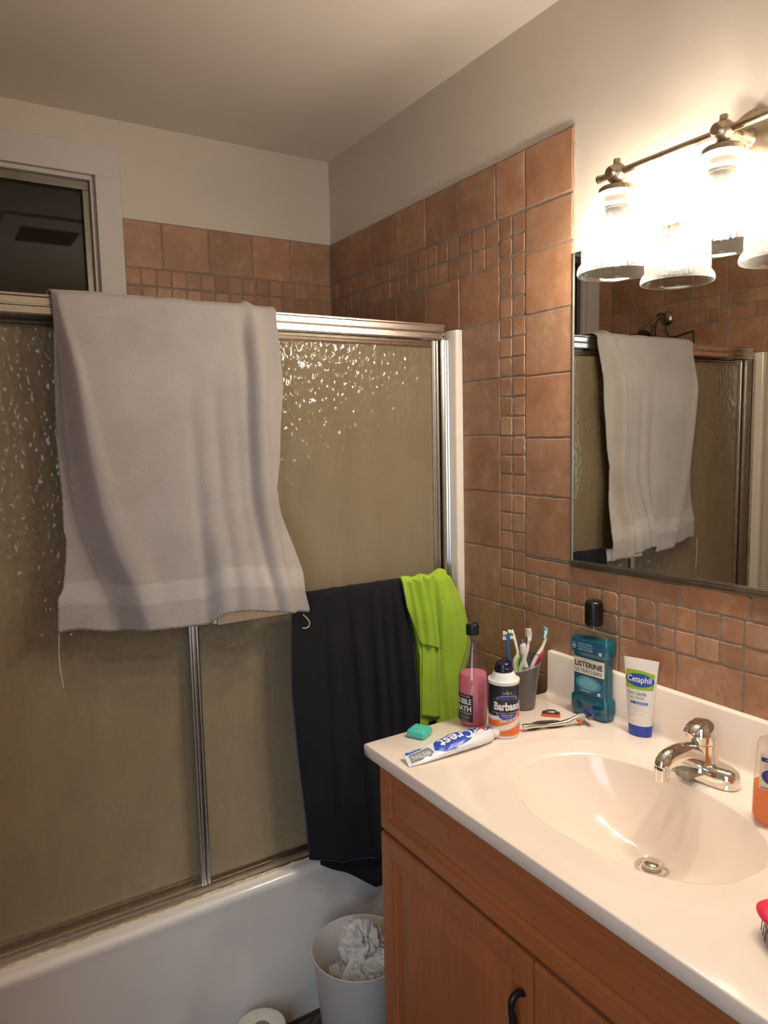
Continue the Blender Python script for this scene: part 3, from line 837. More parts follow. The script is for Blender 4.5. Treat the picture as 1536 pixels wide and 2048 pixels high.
def cloth(name, rows, nu, fn, mat, parent, thick=.003):
    """rows: list of dict passed to fn(u, row) -> Vector"""
    bm = BM()
    n = len(rows)
    grid(bm, lambda u, v: fn(u, rows[int(round(v * (n - 1)))]), nu, n, uv=True)
    o = obj(name, bm, mat, parent, smooth=True)
    m = o.modifiers.new('thickness', 'SOLIDIFY'); m.thickness = thick; m.offset = 0
    return o

# ---- pale bath towel over the header rail
tw = thing('bath_towel', 'pale grey terry bath towel with frayed threads hung over the shower header rail', 'towel', (0, 0, 0))
Lx = [(1.10, -1.0541), (1.1694, -1.0496), (1.1899, -1.0388), (1.2441, -1.030), (1.2914, -1.0256), (1.3093, -1.0292), (1.3708, -1.0271), (1.4956, -1.0303), (1.618, -1.026), (1.7388, -1.019), (1.79, -1.0207)]
Rx = [(1.0769, -.5214), (1.1217, -.5303), (1.1655, -.530), (1.2315, -.5437), (1.3058, -.5635), (1.3695, -.569), (1.4236, -.5587), (1.5059, -.5527), (1.6041, -.5423), (1.6493, -.543), (1.7905, -.541)]
Bz = [(-1.0541, 1.0985), (-1.0116, 1.100), (-.9322, 1.084), (-.8568, 1.085), (-.7581, 1.083), (-.7246, 1.108), (-.6742, 1.108), (-.5871, 1.093), (-.5244, 1.080)]
XF = [(1.08, -.880), (1.19, -.908), (1.26, -.939), (1.35, -.964), (1.51, -.986), (1.65, -.998), (1.72, -1.006), (1.80, -1.0125)]
XC = [(1.08, -.585), (1.17, -.600), (1.34, -.611), (1.55, -.614), (1.79, -.606)]
rows = []
for i in range(34): rows.append(('b', i / 33))          # hanging down inside the shower
for i in range(1, 11): rows.append(('t', i / 10))       # across the rail
for i in range(1, 131): rows.append(('f', i / 130))     # front drop
def towel_pt(u, r):
    k, s = r
    top_wob = .0035 * noise.noise(Vector((u * 9, 2.2, 0)))
    if k == 'b':
        z = lerp(1.405, 1.790, s)
        x0 = interp([(1.40, -1.035), (1.45, -1.043), (1.62, -1.066), (1.73, -1.050), (1.79, -1.025)], z)
        x = lerp(x0, -.56, u) + .004 * noise.noise(Vector((z * 14, u * 3, 3)))
        y = -.640 + .010 * sin(u * 21 + z * 2) * (1 - .8 * s) + .012 * (1 - s)
        if s > .97: z += top_wob
        return Vector((x, y, z))
    if k == 't':
        a = s * PI
        x = lerp(-1.0215, -.541, u)
        y = -.6802 + .0405 * cos(a)
        z = 1.7885 + .0085 * sin(a) + top_wob
        crease = .010 * gauss(x - interp(XC, 1.79), .010) * sin(a)
        return Vector((x, y - .004 * s, z + crease))
    zt = 1.7885
    # bottom edge follows the hem line
    xa = lerp(-1.0541, -.5214, u)
    zb = interp(Bz, xa)
    z = lerp(zt + top_wob, zb, s)
    zz = lerp(zt, lerp(1.098, 1.070, u), s)
    x = lerp(interp(Lx, zz), interp(Rx, zz), u)
    g = 1 - sstep(1.60, 1.788, zz)       # folds open away from the rail
    xf = interp(XF, zz); w = .012 + .040 * sstep(1.78, 1.15, zz)
    off = .006
    off += (.012 + .036 * g) * sstep(xf - w, xf + w * .15, x)
    off -= .010 * g * gauss(x - (xf - w * .6), w * .5) 
    off += .006 * g * gauss(x - (xf + w * .5), w * .5)
    xc = interp(XC, zz)
    off += (.006 + .012 * sstep(1.79, 1.70, zz)) * gauss(x - (xc + .004), .013 + .016 * g) * (1 - .4 * sstep(1.3, 1.1, zz))
    off -= .010 * sstep(1.79, 1.65, zz) * gauss(x - (xc - .022), .014)
    off -= (.005 + .010 * sstep(1.75, 1.55, zz)) * sstep(xc + .008, xc + .035, x)
    for c0, c1, a_, ww in ((-.765, -.755, .009, .016), (-.712, -.700, .008, .015), (-.85, -.86, .004, .03), (-.665, -.655, .005, .014)):
        off -= a_ * sstep(1.72, 1.35, zz) * gauss(x - lerp(c1, c0, sstep(1.1, 1.7, zz)), ww)
    off += .002 * noise.noise(Vector((x * 10, zz * 5, 4))) * g
    # bottom pushed out by the towel bar behind it
    off += .052 * sstep(1.34, 1.09, zz) * sstep(-.80, -.70, x) + .010 * sstep(1.4, 1.1, zz)
    off += .006 * sin((x + 1) * 38) * sstep(1.2, 1.08, zz)
    j = .0016 * noise.noise(Vector((zz * 120, u * 2, 9))) * (1 if u < .01 or u > .99 else 0)
    return Vector((x + j, -.7200 - off, z))
nR = len(rows)
vb0 = (44 + 130 * .845) / (nR - 1); vb1 = (44 + 130 * .905) / (nR - 1); vh = (44 + 130 * .982) / (nR - 1)
M_terry = mat_cloth('pale terry', srgb(170, 160, 152), srgb(184, 174, 166), 420, 1.0, .1, uvband=(vb0, vb1, vh))
cloth('terry_cloth', rows, 150, towel_pt, M_terry, tw, .0045)
M_thread = simple('pale thread', srgb(205, 196, 186), .9)
bm = BM(); tube(bm, spline([(-1.0535, -.7440, 1.099), (-1.0560, -.7445, 1.065), (-1.0560, -.744, 1.03), (-1.0520, -.744, .985)], 6), .0008, 6); obj('loose_thread', bm, M_thread, tw)
bm = BM(); tube(bm, spline([(-.5244, -.7885, 1.068), (-.515, -.7895, 1.058), (-.508, -.789, 1.046), (-.511, -.788, 1.036), (-.522, -.7875, 1.034), (-.526, -.7875, 1.036)], 6), .0012, 6); obj('loose_thread', bm, M_thread, tw)

# ---- black microfibre towel on the towel bar
M_mf = mat_cloth('black microfibre', srgb(27, 26, 28), srgb(33, 32, 34), 500, .2, .04)
bk = thing('hand_towel', 'long black microfibre towel draped over the towel bar left of the green one', 'towel', (0, 0, 0))
def over(rows_back, rows_front):
    return [('b', i / (rows_back - 1)) for i in range(rows_back)] + [('t', i / 6) for i in range(1, 7)] + [('f', (i + 1) / rows_front) for i in range(rows_front)]
BL = [(.40, -.520), (.4453, -.526), (.5494, -.5317), (.7206, -.5456), (.8734, -.5543), (.9964, -.5521), (1.1083, -.5438)]
BRt = [(.38, -.185), (.71, -.1857), (.95, -.20), (1.05, -.222), (1.11, -.238)]
def pleats(x, z, top=1.11):
    o = 0
    g = .35 + .65 * sstep(top, top - .15, z)
    for xt, xb, a, w in ((-.447, -.438, .007, .018), (-.385, -.345, .011, .016), (-.325, -.300, .012, .014), (-.290, -.262, .008, .012), (-.255, -.215, .009, .014)):
        xc = lerp(xt, xb, (top - z) / .6)
        d = x - xc
        o += a * g * (sstep(-w, 0, d) - sstep(0, w * 2.2, d))
    return o
def black_pt(u, r):
    k, s = r
    if k == 'b':
        zb = interp([(-.50, .418), (-.4273, .372), (-.3282, .297), (-.2, .28)], lerp(-.4906, -.20, u))
        z = lerp(zb, 1.111, s)
        x = lerp(lerp(-.4906, -.532, sstep(0, .5, s)), -.21, u)
        y = -.7572 - .014 * (1 - s) * (.5 + .5 * sin(u * 14)) - .004 * sstep(.4, .1, s)
        return Vector((x, y, z))
    if k == 't':
        a = s * PI; x = lerp(-.5438, -.238, u)
        return Vector((x, -.7660 + .0082 * cos(a), 1.1125 + .003 * sin(a) + .003 * max(0, noise.noise(Vector((u * 12, 0, 5))))))
    zb = interp([(-.526, .445), (-.4408, .410), (-.3259, .384), (-.18, .37)], lerp(-.526, -.185, u))
    z = lerp(1.1125, zb, s)
    x = lerp(interp(BL, z), interp(BRt, z), u)
    y = -.7745 - pleats(x, z) - .006 * s + .002 * noise.noise(Vector((x * 9, z * 5, 1)))
    return Vector((x, y, z))
cloth('cloth', over(40, 80), 120, black_pt, M_mf, bk, .0022)
bm = BM()
tube(bm, [black_pt(0, ('f', i / 40)) + Vector((-.0005, -.0005, 0)) for i in range(1, 41)], .0014, 6)
tube(bm, [black_pt(i / 40, ('f', 1)) + Vector((0, -.0005, -.0005)) for i in range(41)], .0014, 6)
o = obj('stitched_hem', bm, simple('navy stitching', srgb(44, 48, 84), .9), bk, smooth=True); o['label'] = 'dark blue stitched hem'
bm = BM()
tube(bm, [black_pt(1, ('f', i / 40)) + Vector((.0005, -.0005, 0)) for i in range(1, 41)], .0013, 6)
obj('stitched_hem', bm, simple('navy stitching right', srgb(44, 48, 84), .9), bk, smooth=True)

# ---- lime green microfibre cloth
M_lime = mat_cloth('lime microfibre', srgb(150, 178, 50), srgb(160, 188, 60), 500, .12, .1)
gt = thing('hand_towel', 'lime green microfibre towel bunched over the right end of the towel bar', 'towel', (0, 0, 0))
GR = [(.60, -.075), (.70, -.062), (.818, -.0463), (.8445, -.0336), (.8725, -.0226), (.9073, -.0169), (.951, -.0216), (1.007, -.035), (1.056, -.0552), (1.0895, -.074), (1.105, -.083), (1.12, -.098)]
def green_main(u, r):
    k, s = r
    if k == 'b':
        z = lerp(.66, 1.112, s); x = lerp(-.20, lerp(-.055, -.095, s), u)
        return Vector((x, -.7545 - .004 * sin(u * 9) * (1 - s), z))
    bump = .010 * sstep(.62, .95, u) + .003 * sin(u * 17)
    if k == 't':
        a = s * PI; x = lerp(-.225, -.092, u)
        return Vector((x, -.7668 + .0115 * cos(a) - .004, 1.1125 + .004 * sin(a) + bump * sin(a)))
    z = lerp(1.1125, .60, s)
    x1 = interp(GR, z); x0 = interp([(.6, -.19), (.9, -.185), (1.05, -.215), (1.1125, -.225)], z)
    x = lerp(x0, x1, u)
    g = sstep(1.11, 1.0, z)
    off = .006 + .014 * g * sstep(.35, .8, u) - .010 * g * sstep(.86, 1.0, u)
    for c0, c1, a, w in ((-.128, -.100, .012, .010), (-.105, -.060, .006, .018), (-.15, -.125, .008, .012)):
        off += 2.0 * a * (.3 + .7 * gauss(z - .99, .12)) * (gauss(x - lerp(c0, c1, (1.11 - z) / .35), w) - .7 * gauss(x - lerp(c0, c1, (1.11 - z) / .35) + w * 1.6, w * .8))
    return Vector((x, -.7790 - off, z))
cloth('cloth', over(24, 70), 70, green_main, M_lime, gt, .0016)
def green_flap(u, r):
    k, s = r
    if k == 't':
        a = s * PI / 2; x = lerp(-.2389, -.125, u)
        return Vector((x, -.7745 - .0125 * sin(a), 1.111 + .0085 * cos(a) + .003 * sin(u * 14)))
    zb = interp([(0, .9475), (.12, .936), (.55, .926), (.85, .9175), (1, .921)], u)
    z = lerp(1.111, zb, s)
    x0 = interp([(.945, -.1915), (.9734, -.1990), (1.0422, -.2268), (1.111, -.2389)], z)
    x1 = interp([(.92, -.1220), (1.0, -.1285), (1.111, -.130)], z)
    x = lerp(x0, x1, u)
    off = .010 + .010 * sstep(1.11, 1.0, z) * sin(PI * u) + .010 * sstep(1.08, .94, z) * sstep(.55, .85, u) - .012 * sstep(1.08, .93, z) * sstep(.86, 1.0, u)
    for c0, c1, a, w in ((-.215, -.185, .007, .007), (-.185, -.162, .008, .009), (-.155, -.142, .006, .008)):
        cc = lerp(c0, c1, (1.11 - z) / .18); off += 1.6 * a * (gauss(x - cc, w) - .6 * gauss(x - cc - w * 1.5, w)) * (1 - .6 * s)
    return Vector((x, -.7790 - off, z))
cloth('front_flap', [('t', i / 5) for i in range(5)] + [('f', i / 40) for i in range(41)], 50, green_flap, M_lime, gt, .0016)
def green_mid(u, r):
    k, s = r
    z = lerp(1.02, interp([(0, .738), (1, .7185)], u), s)
    x = lerp(interp([(.73, -.186), (1.02, -.175)], z), interp([(.718, -.1160), (.9164, -.1215), (1.02, -.125)], z), u)
    off = .008 + .013 * sin(PI * min(1, u * 1.1)) * (.6 + .4 * s) - .006 * gauss(u - .3, .15)
    return Vector((x, -.7800 - off, z))
cloth('middle_fold', [('f', i / 40) for i in range(41)], 36, green_mid, M_lime, gt, .0016)
bm = BM(); box(bm, -.165, -.142, -.7935, -.7915, .695, .718, .0005); o = obj('care_label', bm, M_blackpl, gt); o['label'] = 'small black care label'

# ------------------------------------------------------------------ things on the counter
CZ = CT
# bubble bath bottle
M_clear = thin_glass('clear plastic', (.97, .98, .97, 1), rough=.03)
def mat_liquid(name, col, trans=.35, rough=.25):
    t = NT(name); v = t.coord(); f = t.noise(v, 12, 2)
    c = t.ramp(f, [(.3, tuple(x * .95 for x in col[:3]) + (1,)), (.7, col)])
    tl = t.n('ShaderNodeBsdfTranslucent'); t.l(c, tl.inputs['Color'])
    b_ = t.bsdf(c, rough, 0, None, Specular_IOR_Level=.5)
    m = t.n('ShaderNodeMixShader'); m.inputs[0].default_value = trans
    t.l(b_, m.inputs[1]); t.l(tl.outputs[0], m.inputs[2]); return t.done(m.outputs[0])
W = simple('printed white', srgb(228, 224, 218), .5, var=.01)
K = simple('printed black', srgb(20, 19, 22), .45, var=.02)
bb = thing('bubble_bath_bottle', 'long necked clear bottle of pink bubble bath with black cap and black label', 'bottle', (-.2773, -1.1214, CZ), math.radians(-38.9))
bprof = [(0, .0005), (.026, .0005), (.0300, .003), (.0318, .009), (.0320, .02), (.0320, .095), (.0314, .106), (.0292, .119), (.0255, .132), (.0205, .147), (.0160, .160), (.0132, .172), (.0122, .184), (.0122, .202)]
bm = BM(); lathe(bm, bprof, 48); obj('bottle_body', bm, M_clear, bb, smooth=True)
bm = BM(); lathe(bm, [(r - .0012, z + .0012) for r, z in bprof if z < .10] + [(.0303, .106), (.0288, .1135), (.0, .1135)], 48)
obj('pink_liquid', bm, mat_liquid('pink bubble bath', srgb(240, 152, 174), .5), bb, smooth=True, angle=50)
bm = BM(); lathe(bm, [(.0128, .199), (.0138, .1995), (.0140, .202), (.0140, .219), (.0134, .2225), (.0120, .2235), (0, .2235)], 40)
for i in range(36):
    a = 2 * PI * i / 36; box(bm, .0138 * cos(a) - .0003, .0138 * cos(a) + .0003, .0138 * sin(a) - .0003, .0138 * sin(a) + .0003, .202, .218)
obj('cap', bm, M_blackpl, bb, smooth=True, angle=50)
D = Decal()
lw = .0215
D.rect(-lw, .012, lw, .073, K, 0)
D.text('BATHHOUSE', 0, .0688, .030, .0028, W, 1); D.text('BUBBLE', 0, .0575, .036, .0125, W, 1, .02); D.text('BATH', 0, .0415, .036, .0125, W, 1, .03)
D.text('SWEET DREAMS', 0, .0312, .037, .0034, W, 1); D.text('WITH AROMATIC OIL', 0, .0246, .030, .0022, W, 1); D.text('EXTRACT & LAVENDER', 0, .0205, .026, .002, W, 1); D.text('16.9 FL OZ / 500 ml', 0, .0152, .022, .002, W, 1)
D.build('label', on_cyl(.0322, math.radians(-40)), bb, .003)

# shaving cream can
M_orange = simple('printed orange', srgb(222, 106, 48), .4, var=.02); M_navy = simple('printed dark navy', srgb(20, 22, 36), .32, var=.03)
M_blue = simple('printed blue', srgb(40, 52, 120), .35, var=.03); M_silver = simple('printed silver', srgb(176, 176, 180), .3, .3, var=.02)
sc = thing('shaving_cream_can', 'navy white and orange shaving cream can with white dome and dark cap', 'can', (-.2615, -1.2040, CZ), math.radians(-41.4))
R0 = .0325
bm = BM(); lathe(bm, [(0, .002), (.029, .001), (.0315, .0008), (.0325, .0025), (.0318, .005), (R0, .0065), (R0, .1145), (.0320, .1165), (.0330, .1175), (.0334, .1195), (.0328, .1212), (.0310, .1205), (.0298, .1200), (.0285, .1215), (.0262, .1255), (.0232, .1330), (.0205, .1372), (0, .1372)], 64)
obj('can_body', bm, simple('white can lacquer', srgb(226, 222, 216), .25, var=.02), sc, smooth=True, angle=35)
bm = BM(); lathe(bm, [(.0185, .1365), (.0198, .1375), (.0200, .1420), (.0190, .1455), (.0182, .1462), (.0178, .1520), (.0160, .1556), (.0150, .1562), (.0146, .1545), (0, .1540)], 40); obj('cap', bm, simple('dark navy plastic', srgb(22, 24, 44), .22), sc, smooth=True, angle=40)
D = Decal()
full = PI * R0
def band(y0l, y1l, m, layer, n=40, f=None):
    lo = [(lerp(-full, full, i / n), y0l) for i in range(n + 1)]; hi = [(lerp(-full, full, i / n), y1l) for i in range(n + 1)]
    D.poly(lo + hi[::-1], m, layer)
def wave(y, amp): return lambda x: y + amp * (max(0, x / full) ** 1.0) * 1.0 - .0
def swoosh(y0, y1, a0, a1, m, layer):
    n = 48; xs = [lerp(-full, full, i / n) for i in range(n + 1)]
    fy = lambda x, b_, a_: b_ + a_ * (sstep(-.3 * full, .55 * full, x))
    lo = [(x, fy(x, y0, a0)) for x in xs]; hi = [(x, fy(x, y1, a1)) for x in xs]
    D.poly(lo + hi[::-1], m, layer)
swoosh(.0475, .1140, .020, .0, M_navy, 0)
swoosh(.0245, .0385, .020, .020, M_orange, 0)
swoosh(.0065, .0140, .0, .016, M_orange, 0)
ox = math.radians(14) * R0     # artwork sits a little to the right
D.text('USA', ox, .0985, .0072, .0032, W, 1, .03); D.text('EST', ox, .1030, .004, .0016, W, 1)
for s in (-1, 1):
    for k in range(3): D.rect(ox + s * .0075 - .0022 if s > 0 else ox - .0075 - .0022, .0970 + k * .0015, (ox + s * .0075 if s > 0 else ox - .0075) + .0022, .0976 + k * .0015, M_silver, 1)
D.ell(ox, .0875, .0235, .0058, M_silver, 1); D.ell(ox, .0875, .0220, .0047, M_blue, 2)
D.rect(ox - .0335, .0838, ox + .0335, .0846, M_silver, 2)
D.poly([(ox - .0300, .0843), (ox + .0300, .0843), (ox + .0310, .0575), (ox - .0310, .0575)], M_navy, 3)
D.text('Barbasol', ox + .001, .0708, .0595, .0180, W, 5, .035)
D.rect(ox - .0335, .0560, ox + .0335, .0570, M_silver, 4)
D.poly([(ox - .0245, .0565), (ox + .0245, .0565), (ox + .0190, .0465), (ox + .010, .0405), (ox, .0368), (ox - .010, .0405), (ox - .0190, .0465)], M_silver, 4)
D.poly([(ox - .0222, .0560), (ox + .0222, .0560), (ox + .0170, .0470), (ox + .009, .0420), (ox, .0392), (ox - .009, .0420), (ox - .0170, .0470)], M_blue, 5)
D.text('THICK & RICH', ox, .0516, .027, .0026, W, 6, .01); D.text('SHAVING CREAM', ox, .0474, .019, .0017, W, 6)
D.text('SENSITIVE SKIN', ox + .004, .0425 - .0012, .043, .0062, W, 6, .01, math.radians(10))
D.text('NET WT 10 OZ (283g)', ox + .001, .0145, .020, .0018, M_navy, 6, 0, math.radians(6))
D.build('label', on_cyl(R0 + .0001), sc, .0028, .00012)

# mouthwash bottle
M_teal = mat_liquid('teal mouthwash', srgb(30, 158, 180), .70, .12)
mw = thing('mouthwash_bottle', 'tall flat bottle of teal mouthwash with black cap against the backsplash', 'bottle', (-.0385, -1.2476, CZ), math.radians(-84))
mprof = [(.0005, .040, .0150), (.003, .0440, .0175), (.008, .0470, .0192), (.020, .0490, .0200), (.038, .0490, .0200), (.0435, .0485, .0198), (.0485, .0440, .0175), (.052, .0430, .0170), (.100, .0430, .0170), (.139, .0432, .0170), (.1425, .0445, .0178), (.1475, .0488, .0198), (.152, .0492, .0200), (.1795, .0490, .0200), (.1850, .0470, .0190)]
def mring(z, a, b_, n=56, p=5.0): return superell(a, b_, p, n, z)
bm = BM(); rings(bm, [mring(z, a, b_) for z, a, b_ in mprof if z <= .1755] + [mring(.1755, .0488, .0199)], True, True, True)
obj('teal_liquid', bm, M_teal, mw, smooth=True, angle=35)
bm = BM(); g = .0007
rings(bm, [mring(z, a + g, b_ + g) for z, a, b_ in mprof] + [mring(.1915, .0405, .0175, p=4), mring(.1965, .0290, .0162, p=3), mring(.1995, .0185, .0155, p=2.2), mring(.2030, .0160, .0152, p=2), mring(.2150, .0160, .0152, p=2)], True)
obj('bottle_shell', bm, thin_glass('clear teal plastic', (.86, .95, .95, 1), rough=.04), mw, smooth=True, angle=35)
bm = BM(); lathe(bm, [(.0175, .2085), (.0185, .2095), (.0190, .2120), (.0193, .2140), (.0193, .2570), (.0182, .2610), (.0160, .2628), (0, .2628)], 48, sx=1.0)
for i in range(48):
    a = 2 * PI * i / 48; box(bm, .0192 * cos(a) - .0003, .0192 * cos(a) + .0003, .0192 * sin(a) - .0003, .0192 * sin(a) + .0003, .214, .256)
obj('cap', bm, M_blackpl, mw, smooth=True, angle=40)
D = Decal()
M_lab = simple('label dark teal', srgb(30, 84, 112), .35, var=.1, vscale=8); M_lab2 = simple('label mid teal', srgb(64, 140, 156), .35, var=.1, vscale=25); M_cream = simple('label cream', srgb(222, 218, 198), .4, var=.02)
M_gr = simple('label grey teal', srgb(54, 84, 96), .4); M_pale = simple('label pale blue', srgb(150, 200, 214), .4)
D.rect(-.0395, .0535, .0395, .1385, M_lab, 0)
D.rect(-.0395, .0985, .0395, .1345, M_cream, 1)
D.text('ANTISEPTIC', -.010, .1305, .020, .0022, M_gr, 2); D.text('LISTERINE', 0, .1205, .072, .0125, K, 2, .028); D.text('ULTRACLEAN', 0, .1065, .068, .0085, M_gr, 2, .012)
D.rect(-.0395, .0968, .0395, .0982, K, 1)
D.ell(0, .0785, .033, .0170, M_lab2, 1); D.ell(0, .0780, .024, .0120, simple('label glow', srgb(104, 170, 182), .35), 2)
D.text('FOR UP TO A 3X', -.004, .0905, .032, .0030, M_pale, 3); D.text('LONGER LASTING', -.004, .0845, .034, .0032, M_pale, 3); D.text('CLEAN FEELING*', -.004, .0785, .034, .0032, M_pale, 3)
D.rect(-.022, .0585, .008, .0630, simple('label strip', srgb(96, 128, 166), .4), 2); D.text('COOL MINT', -.007, .0607, .024, .0026, W, 3)
D.rect(.0245, .0570, .0315, .0640, W, 2); D.text('1L', .028, .0605, .0035, .003, M_gr, 3)
D.rect(-.0455, .1480, .0420, .1730, M_lab, 0)
D.ell(-.0370, .1605, .0062, .0078, M_pale, 1); D.ell(-.0370, .1605, .0050, .0064, M_lab, 2); D.ell(-.0370, .1600, .0024, .0035, W, 3)
for k, s_ in enumerate(('FIGHTS TARTAR', 'BUILDUP & KILLS', 'GUM LINE GERMS')): D.text(s_, -.006, .1670 - k * .0062, .038, .0042, M_pale, 2, .01)
D.rect(.0285, .1490, .0355, .1560, W, 1); D.text('35', .032, .1525, .0035, .003, M_gr, 2)
def mw_map(x, y, o):
    b_ = interp([(z, bb_) for z, a, bb_ in mprof], y); a = interp([(z, a) for z, a, bb_ in mprof], y)
    q = max(0.0, 1 - (abs(x) / (a + g)) ** 5) ** .2
    return (x, -(b_ + g) * q - o, y)
D.build('label', mw_map, mw, .006, .0003, .004)

# face scrub tube standing on its cap
fs = thing('face_scrub_tube', 'white squeeze tube with green and blue label standing on its blue cap', 'tube', (-.0325, -1.3700, CZ), math.radians(-71))
bm = BM(); rings(bm, [superell(.0225, .0155, 2.1, 48, .0005), superell(.0238, .0168, 2.1, 48, .002), superell(.0241, .0172, 2.1, 48, .0225), superell(.0238, .0168, 2.1, 48, .0235)], True, True, True)
obj('cap', bm, simple('royal blue cap', srgb(36, 66, 170), .3), fs, smooth=True, angle=40)
def tsec(z):
    t_ = sstep(.02, .162, z); s_ = (z - .0235) / .1385
    return (lerp(.0240, .0368, s_), lerp(.0170, .0012, s_ ** 1.5))
bm = BM(); rings(bm, [superell(*tsec(z), 2.1, 48, z) for z in [.0235] + [lerp(.0245, .155, i / 14) for i in range(15)] + [.156, .162]], True, True, True)
obj('tube_body', bm, simple('white soft plastic', srgb(228, 222, 214), .3, var=.015), fs, smooth=True, angle=60)
D = Decal()
M_gre = simple('label green', srgb(142, 176, 40), .4, var=.05); M_cbl = simple('label cobalt', srgb(30, 76, 160), .4, var=.05); M_cbl2 = simple('label sky', srgb(52, 130, 196), .4); M_dg = simple('label grey', srgb(92, 90, 96), .5); M_nv = simple('label navy', srgb(32, 38, 66), .5)
n = 24
top = [(lerp(-.030, .030, i / n), .1375 + .003 * sin(PI * i / n) - .004 * (i / n)) for i in range(n + 1)]
bot = [(lerp(-.0285, .0275, i / n), .0995 - .001 * sin(PI * i / n) + .001 * (i / n)) for i in range(n + 1)]
D.poly(bot + top[::-1], M_gre, 0)
D.ell(0, .1185, .0296, .0135, M_cbl, 1)
D.text('Cetaphil', -.001, .1185, .0500, .0165, W, 2, .015)
D.text('Extra Gentle', -.0040, .0915, .0390, .0075, M_dg, 1, .008); D.text('Daily Scrub', -.0060, .0815, .0340, .0080, M_dg, 1, 0)
D.rect(-.0235, .0675, -.0170, .0760, M_dg, 1); D.rect(-.0229, .0681, -.0176, .0754, W, 2)
D.rect(-.0165, .0690, -.0070, .0742, M_nv, 1); D.rect(-.0070, .0690, .0190, .0742, M_cbl2, 1)
D.text('Face', -.012, .0716, .006, .0026, W, 2); D.text('ALL SKIN TYPES', .005, .0716, .020, .0022, W, 2)
for k, (s_, w_) in enumerate((('Micro-fine granules', .024), ('gently exfoliate to smooth', .032), ('even, glowing skin', .022), ('without irritating, won t strip', .033), ('skin of moisture', .014))): D.text(s_, -.0220 + w_ / 2, .0628 - k * .0045 - (.0015 if k > 2 else 0), w_, .0020, M_dg, 1)
D.text('6 FL OZ (178 mL)', -.0130, .0305, .012, .0016, M_dg, 1)
def fs_map(x, y, o):
    a, b_ = tsec(y); q = max(0.0, 1 - (abs(x) / a) ** 2.1) ** (1 / 2.1)
    return (x, -b_ * q - o, y)
D.build('label', fs_map, fs, .003, .0003, .003)

# liquid hand soap
ds = thing('hand_soap_bottle', 'orange liquid hand soap bottle with navy oval label at the right edge of the counter', 'bottle', (-.1335, -1.7160, CZ), math.radians(-61))
dprof = [(.0005, .030, .021), (.003, .034, .0245), (.010, .0365, .0265), (.05, .0355, .0255), (.10, .0325, .0235), (.128, .031, .0225), (.1345, .028, .020), (.1385, .018, .0150), (.1400, .013, .0125), (.146, .0125, .0125)]
bm = BM(); rings(bm, [superell(a, b_, 2.6, 48, z) for z, a, b_ in dprof], True, True); obj('bottle_body', bm, thin_glass('clear soap bottle', (.97, .96, .93, 1), rough=.04), ds, smooth=True)
bm = BM(); lq = [(z + .0012, a - .0012, b_ - .0012) for z, a, b_ in dprof if z < .05] + [(.062, .0340, .0242)]
rings(bm, [superell(a, b_, 2.6, 48, z) for z, a, b_ in lq], True, True, True); obj('orange_soap', bm, mat_liquid('orange soap', srgb(250, 168, 84), .6, .2), ds, smooth=True, angle=50)
bm = BM(); lathe(bm, [(.0150, .140), (.0158, .141), (.0158, .152), (.0120, .155), (.0060, .156), (.0060, .168), (.0125, .170), (.0135, .174), (.0125, .181), (.009, .184), (0, .1845)], 32)
P = spline([(0, 0, .178), (.018, -.008, .1795), (.034, -.015, .178), (.040, -.018, .172)], 5); tube(bm, P, [lerp(.0075, .0045, i / (len(P) - 1)) for i in range(len(P))], 14)
obj('pump', bm, simple('pale yellow pump', srgb(240, 214, 120), .3), ds, smooth=True, angle=45)
D = Decal()
M_sl = simple('soap label haze', srgb(232, 214, 190), .4); M_in = simple('soap label indigo', srgb(52, 52, 132), .35)
D.rect(-.026, .060, .026, .118, M_sl, 0); D.rect(-.024, .105, .024, .112, M_in, 1); D.text('ANTIBACTERIAL', 0, .1085, .036, .003, W, 2)
D.text('HAND', -.015, .1005, .008, .0025, M_in, 1); D.text('SOAP', -.014, .0965, .010, .0025, M_in, 1)
D.ell(.002, .082, .025, .0150, M_in, 1); D.text('Dial', .002, .0845, .032, .0135, M_cream, 2, .02); D.text('COMPLETE', .002, .0742, .026, .0032, M_cream, 2)
D.rect(-.024, .0610, .024, .0645, simple('soap label grey', srgb(150, 150, 160), .4), 1); D.text('HYDRATING', 0, .0628, .020, .002, W, 2)
def ds_map(x, y, o):
    a = interp([(z, a) for z, a, b_ in dprof], y); b_ = interp([(z, b_) for z, a, b_ in dprof], y); q = max(0.0, 1 - (abs(x) / a) ** 2.6) ** (1 / 2.6)
    return (x, -b_ * q - o, y)
D.build('label', ds_map, ds, .003, .0003)

# tumbler
cu = thing('toothbrush_tumbler', 'dark grey plastic tumbler with slanted rim holding toothbrushes', 'cup', (-.1260, -1.1190, CZ), math.radians(-42.9))
def slant(p):
    return Vector((p.x, p.y, p.z + (.012 * (p.x / .04) + .008 * (p.y / .04)) * sstep(.05, .105, p.z)))
bm = BM()
po = [(0, .0005), (.0235, .0005), (.0258, .003), (.0268, .010), (.0290, .04), (.0330, .07), (.0375, .092), (.0415, .106), (.0405, .1068), (.0362, .092), (.0316, .07), (.0276, .04), (.0252, .012), (0, .010)]
lathe(bm, po, 56, fn=slant)
obj('cup_shell', bm, simple('dark grey plastic', srgb(98, 94, 92), .3, var=.04), cu, smooth=True, angle=60)
bm = BM(); box(bm, -.010, -.0085, .010, .035, .045, .1025, .0005)
obj('divider', bm, simple('clear grey divider', srgb(120, 118, 114), .3), cu)
M_bris = {c: simple('bristles ' + c, srgb(*v), .8, var=.1, vscale=400) for c, v in dict(cream=(228, 206, 156), blue=(104, 140, 206), white=(226, 222, 214), green=(44, 140, 92), grey=(178, 172, 152), teal=(60, 150, 140)).items()}
